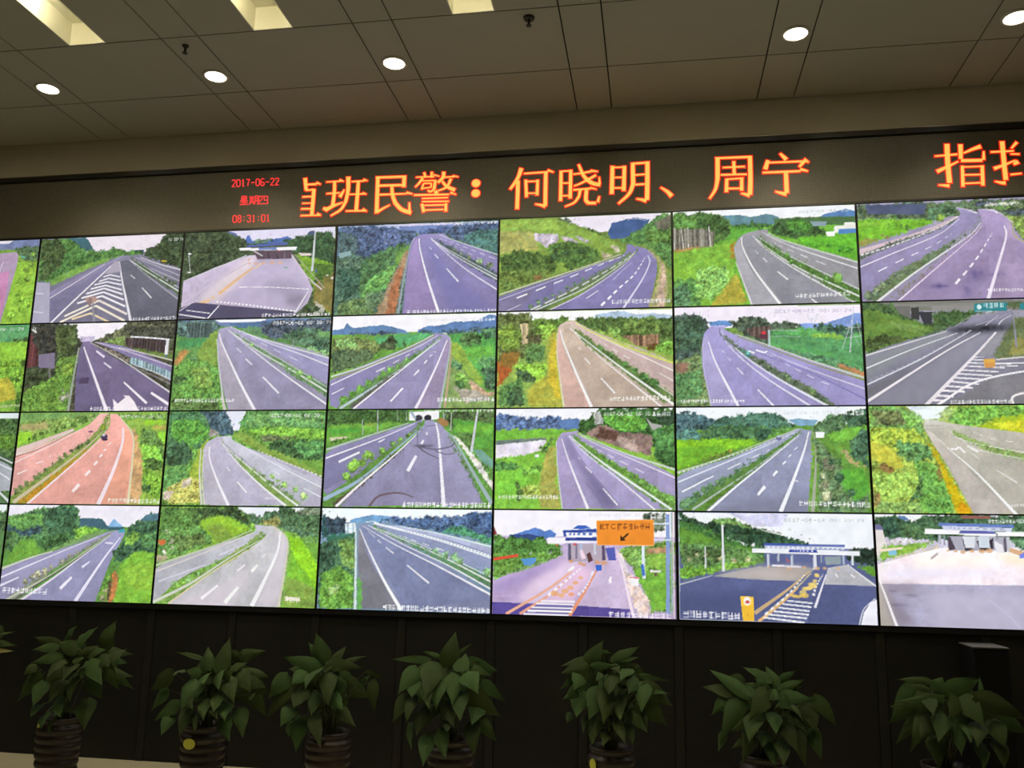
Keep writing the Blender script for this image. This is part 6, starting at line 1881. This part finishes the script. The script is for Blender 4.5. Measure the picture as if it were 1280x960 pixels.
def screen_mesh(pic):
    # one colour per grid vertex, box-filtered from the painted raster
    f = pic.reshape(GZ, 2, GX, 2, 3).mean((1, 3))
    x = IX + (CW - 2 * IX) * np.arange(GX) / (GX - 1)
    z = CH - IZ - (CH - 2 * IZ) * np.arange(GZ) / (GZ - 1)
    xx, zz = np.meshgrid(x, z)
    co = np.stack([xx, np.zeros_like(xx), zz], -1).reshape(-1, 3).astype(np.float32)
    idx = np.arange(GX * GZ).reshape(GZ, GX)
    quads = np.stack([idx[1:, :-1], idx[1:, 1:], idx[:-1, 1:], idx[:-1, :-1]], -1).reshape(-1, 4)
    me = bpy.data.meshes.new('screen')
    me.vertices.add(len(co))
    me.vertices.foreach_set('co', co.ravel())
    me.loops.add(quads.size)
    me.loops.foreach_set('vertex_index', quads.ravel().astype(np.int32))
    me.polygons.add(len(quads))
    me.polygons.foreach_set('loop_start', (np.arange(len(quads)) * 4).astype(np.int32))
    me.update(calc_edges=True)
    ca = me.color_attributes.new('picture', 'FLOAT_COLOR', 'POINT')
    rgba = np.ones((GX * GZ, 4), np.float32)
    rgba[:, :3] = lin(f.reshape(-1, 3))
    ca.data.foreach_set('color', rgba.ravel())
    me.materials.append(screen_mat)
    return me

hm = housing_mesh()
for (r, c), spec in PICTURES.items():
    t = thing('video_wall_monitor', LABELS[(r, c)], 'monitor', (c * CW - 3 * CW, 0, (2 - r - 1) * CH + ZO), 'monitors of the video wall')
    link('housing', hm, None, t)
    link('screen', screen_mesh(paint(spec, r * 7 + c + 2)), None, t)

# ---------------------------------------------------------------- lit message sign
sign = thing('message_sign', 'long dark LED message sign with amber Chinese characters above the screens', 'sign', (0, 0, ZTOP))
boxobj('cabinet', (XL - .03, XR + .03, .004, .15, .004, .400), M['bezel'], sign)
led = bpy.data.materials.new('led_matrix_face')
led.use_nodes = True
nt = led.node_tree
pb = nt.nodes['Principled BSDF']
tc = nt.nodes.new('ShaderNodeTexCoord')
br = nt.nodes.new('ShaderNodeTexBrick')
br.offset = 0
mp = nt.nodes.new('ShaderNodeMapping')
mp.inputs['Rotation'].default_value = (math.pi / 2, 0, 0)
nt.links.new(tc.outputs['Object'], mp.inputs['Vector'])
nt.links.new(mp.outputs['Vector'], br.inputs['Vector'])
br.inputs['Scale'].default_value = 1
br.inputs['Brick Width'].default_value = .016
br.inputs['Row Height'].default_value = .016
br.inputs['Mortar Size'].default_value = .002
br.inputs['Color1'].default_value = (.150, .135, .10, 1)
br.inputs['Color2'].default_value = (.125, .113, .085, 1)
br.inputs['Mortar'].default_value = (.10, .09, .068, 1)
nt.links.new(br.outputs['Color'], pb.inputs['Base Color'])
nz = nt.nodes.new('ShaderNodeTexNoise')
nz.inputs['Scale'].default_value = 2.2
nt.links.new(tc.outputs['Object'], nz.inputs['Vector'])
mr = nt.nodes.new('ShaderNodeMapRange')
mr.inputs['To Min'].default_value = .3
mr.inputs['To Max'].default_value = .6
nt.links.new(nz.outputs['Fac'], mr.inputs['Value'])
nt.links.new(mr.outputs['Result'], pb.inputs['Roughness'])
boxobj('led_face', (XL - .01, XR + .01, .0, .004, .012, .398), led, sign)
boxobj('top_frame', (XL - .04, XR + .04, -.022, .15, .402, .430), M['trim'], sign)
boxobj('metal_lip', (XL - .04, XR + .04, -.026, -.010, .4302, .4335), M['lip'], sign)
boxobj('bottom_frame', (XL - .04, XR + .04, -.006, .004, .0, .011), M['trim'], sign)

def resample(p, per=6):
    return smooth(np.array(p, float), per)

def stroke_faces(bm, p, w0, w1, y, grow):
    p = resample(p)
    d = np.gradient(p, axis=0)
    d /= np.maximum(np.linalg.norm(d, axis=1), 1e-9)[:, None]
    p = p.copy()
    p[0] -= d[0] * (grow + .001)
    p[-1] += d[-1] * (grow + .001)
    n = np.c_[-d[:, 1], d[:, 0]]
    L = np.r_[0, np.cumsum(np.linalg.norm(np.diff(p, axis=0), axis=1))]
    w = (w0 + (w1 - w0) * L / max(L[-1], 1e-9))[:, None] / 2 + grow
    a = [bm.verts.new((q[0], y, q[1] - ZTOP)) for q in p + n * w]
    b = [bm.verts.new((q[0], y, q[1] - ZTOP)) for q in p - n * w]
    for i in range(len(a) - 1):
        bm.faces.new((a[i], a[i + 1], b[i + 1], b[i]))

for nm, strokes in SIGN_CHARACTERS:
    outer, inner = bmesh.new(), bmesh.new()
    if nm == 'colon':
        for zc in (3.437, 3.372):
            for bm, r, y in ((outer, .034, -.0015), (inner, .0265, -.0030)):
                cx = -.150
                bm.faces.new([bm.verts.new((cx + r * math.cos(a), y, zc - ZTOP + r * .95 * math.sin(a))) for a in np.linspace(0, 2 * math.pi, 20, endpoint=False)])
    else:
        for w0, w1, p in strokes:
            stroke_faces(outer, p, w0, w1, -.0015, .0066)
            stroke_faces(inner, p, w0, w1, -.0030, -.0002)
    ch = obj('led_character', inner, M['glow'], sign, fix=False)
    obj('red_edge', outer, M['glow_edge'], ch, fix=False)
for nm, strokes in SIGN_CLOCK:
    bm = bmesh.new()
    for w0, w1, p in strokes:
        for a, b in zip(p, p[1:]):
            stroke_faces(bm, [a, b], w0, w1, -.0015, 0.)
    o = obj('clock_line', bm, M['clock'], sign, fix=False)
    o['label'] = {'date': 'red date line 2017-06-22', 'weekday': 'red weekday line in Chinese', 'time': 'red time line of the clock'}[nm]

# ---------------------------------------------------------------- slim black box against the base
t = thing('tower_box', 'slim black box against the black base at the right', 'box', (2.51, -.115, 0))
boxobj('body', (-.08, .08, -.105, .105, .0, .806), M['tower'], t, .004)
boxobj('lid', (-.082, .082, -.108, .108, .8062, .814), M['tower_top'], t, .002)  # top of the black box, coloured lighter as if lit from overhead

# ---------------------------------------------------------------- potted plants
PLANT_LABELS = [
    'potted plant nearest the left corner, one broad leaf hanging over its ribbed pot',
    'potted plant with a round yellow tag on its ribbed brown pot',
    'potted plant with a bare side stem reaching out to its right',
    'potted plant with one tall upright leaf, fourth fully visible from the left',
    'potted plant below the orange toll board screen, small yellow tag at its rim',
    'wide drooping potted plant, second from the right',
    'broad-leaved potted plant at the right edge in front of the slim box',
    'potted plant cut by the left edge, only leaf tips showing',
]
YP = -.55
POT_H = .335

def pot_profile():
    pr = [(.0, .0), (.098, .0), (.106, .006)]
    z = .012
    while z < POT_H - .055:
        r = .110 + .016 * min(1, z / .2)
        pr += [(r - .006, z), (r, z + .006), (r + .003, z + .018), (r, z + .031), (r - .006, z + .036)]
        z += .041
    r = .112
    pr += [(r, z), (r - .006, POT_H - .024), (r + .004, POT_H - .014), (r + .004, POT_H), (r - .010, POT_H), (r - .014, POT_H - .04)]
    return pr
bm = bmesh.new()
lathe(bm, [(max(r * .88, .001), z) for r, z in pot_profile()], 36)
bmesh.ops.recalc_face_normals(bm, faces=bm.faces[:])
POT = bpy.data.meshes.new('pot')
bm.to_mesh(POT); bm.free()
POT.materials.append(M['pot'])
POT.polygons.foreach_set('use_smooth', [True] * len(POT.polygons))
bm = bmesh.new()
bm.faces.new(lathe(bm, [(.085, POT_H - .032), (.04, POT_H - .026), (.004, POT_H - .024)], 20)[-1])
SOIL = bpy.data.meshes.new('soil')
bm.to_mesh(SOIL); bm.free()
SOIL.materials.append(M['soil'])

def leaf_object(root, rx, B, T, w, rnd, mat='leaf', stalk=True):
    B, T = Vector(B), Vector(T)
    ax = T - B
    L = ax.length
    if L < .03:
        T = B + ax.normalized() * .03; ax = T - B; L = .03
    u = ax.normalized()
    n = Vector((rnd.uniform(-.35, .35), -1, rnd.uniform(.1, .6)))
    n = (n - u * n.dot(u))
    if n.length < .15:
        n = Vector((0, -.3, 1)) - u * u.z
    n.normalize()
    s = u.cross(n)
    w = w * 1.12
    B = B - ax * .14
    T = T + ax * .05
    ax = T - B; L = ax.length
    prof = [(0, .30), (.08, .78), (.22, 1.), (.38, .95), (.56, .72), (.74, .42), (.89, .16), (1., .012)]
    bow = rnd.uniform(.05, .13) * L
    fold = rnd.uniform(.10, .28)
    me = bpy.data.meshes.new('leaf')
    vs_, fs, mi = [], [], []
    for f, wd in prof:
        c = B + ax * f + n * (bow * math.sin(math.pi * min(1, f * 1.05)))
        hw = w * .5 * wd * 1.08
        back = -.05 * L * (1 if f == 0 else 0)
        for q in (-1, -.5, 0, .5, 1):
            wav = rnd.uniform(-.006, .006) if abs(q) == 1 else 0
            vs_.append(tuple(c + s * (hw * q) - n * (hw * abs(q) ** 1.5 * fold) + u * (back * abs(q)) + n * wav))
    for i in range(len(prof) - 1):
        for j in range(4):
            a = i * 5 + j
            fs.append((a, a + 1, a + 6, a + 5)); mi.append(0)
    if stalk:
        foot = Vector((rx + rnd.uniform(-.03, .03), YP + rnd.uniform(-.03, .03), POT_H - .03))
        mid = foot.lerp(B, .55) + Vector(((B.x - rx) * -.12, 0, .06 + .2 * max(0, .1 - (B.z - foot.z))))
        pts = [foot, foot.lerp(mid, .5) + Vector((0, 0, .01)), mid, B + n * .0]
        base = len(vs_)
        for p in pts:
            for a in range(3):
                vs_.append((p.x + .0032 * math.cos(a * 2.094), p.y + .0032 * math.sin(a * 2.094), p.z + .001 * a))
        for i in range(3):
            for a in range(3):
                fs.append((base + i * 3 + a, base + i * 3 + (a + 1) % 3, base + i * 3 + 3 + (a + 1) % 3, base + i * 3 + 3 + a)); mi.append(1)
    ox, oy = rx, YP
    me.from_pydata([(x - ox, y - oy, z) for x, y, z in vs_], [], fs)
    me.materials.append(M[mat]); me.materials.append(M['stalk'])
    me.polygons.foreach_set('material_index', mi)
    me.polygons.foreach_set('use_smooth', [True] * len(fs))
    o = bpy.data.objects.new('leaf', me)
    COL.objects.link(o)
    o.parent = root
    return o

def pot_tag(root, ang, z, r, w, h):
    bm = bmesh.new()
    c = Vector((math.sin(ang) * r, -math.cos(ang) * r, z))
    tx = Vector((math.cos(ang), math.sin(ang), 0)); nn = Vector((math.sin(ang), -math.cos(ang), 0))
    ring = [c + tx * (w * math.cos(a)) + Vector((0, 0, h * math.sin(a))) for a in np.linspace(0, 2 * math.pi, 20, endpoint=False)]
    f0 = [bm.verts.new(p) for p in ring]
    f1 = [bm.verts.new(p + nn * .003) for p in ring]
    bm.faces.new(f1); bm.faces.new(f0)
    for k in range(20):
        bm.faces.new((f0[k], f0[(k + 1) % 20], f1[(k + 1) % 20], f1[k]))
    o = obj('tag', bm, M['tag'], root)
    o['label'] = 'round yellow tag'

for i, (px, leaves) in enumerate(PLANTS):
    rnd = random.Random(100 + i)
    root = thing('potted_plant', PLANT_LABELS[i], 'plant', (px, YP, 0), 'potted plants along the base')
    pot = link('pot', POT, None, root)
    link('soil', SOIL, None, root)
    for j, (bx, by, bz, tx, ty, tz, w) in enumerate(leaves):
        old = (i == 7 and j == 3)
        leaf_object(root, px, (bx, by, bz), (tx, ty, tz), w, rnd, 'leaf_old' if old else 'leaf')
    zc = sum(l[2] for l in leaves) / len(leaves)
    xc = sum(l[0] for l in leaves) / len(leaves)
    for j in range(12 if i < 7 else 5):                                    # the far side of the crown
        a = math.pi * (j + .5) / 12 + rnd.uniform(-.1, .1)
        rb, rt = rnd.uniform(.05, .12), rnd.uniform(.19, .27)
        if (i == 7 and math.cos(a) > -.1) or (i == 2 and math.cos(a) > .25):
            continue
        zb = zc + rnd.uniform(-.02, .10)
        leaf_object(root, px, (xc + math.cos(a) * rb, YP + math.sin(a) * rb, zb),
                    (xc + math.cos(a) * rt, YP + math.sin(a) * rt, zb - rnd.uniform(.0, .16)), rnd.uniform(.06, .1), rnd)
    for j in range(16 if i < 7 else 0):                    # leaves inside the crown
        a = rnd.uniform(0, 2 * math.pi)
        rb = rnd.uniform(.02, .10); rt = rb + rnd.uniform(.08, .13)
        zb = zc + rnd.uniform(-.08, .10)
        leaf_object(root, px, (xc + math.cos(a) * rb, YP + .02 + math.sin(a) * rb * .7, zb),
                    (xc + math.cos(a) * rt, YP + .02 + math.sin(a) * rt * .7, zb - rnd.uniform(.03, .12)), rnd.uniform(.06, .09), rnd)
    if i == 1:
        pot_tag(root, -.12, .262, .117, .034, .026)
    if i == 4:
        pot_tag(root, -.75, .268, .117, .020, .026)
    if i == 0:
        pot_tag(root, -.62, .300, .104, .014, .016)
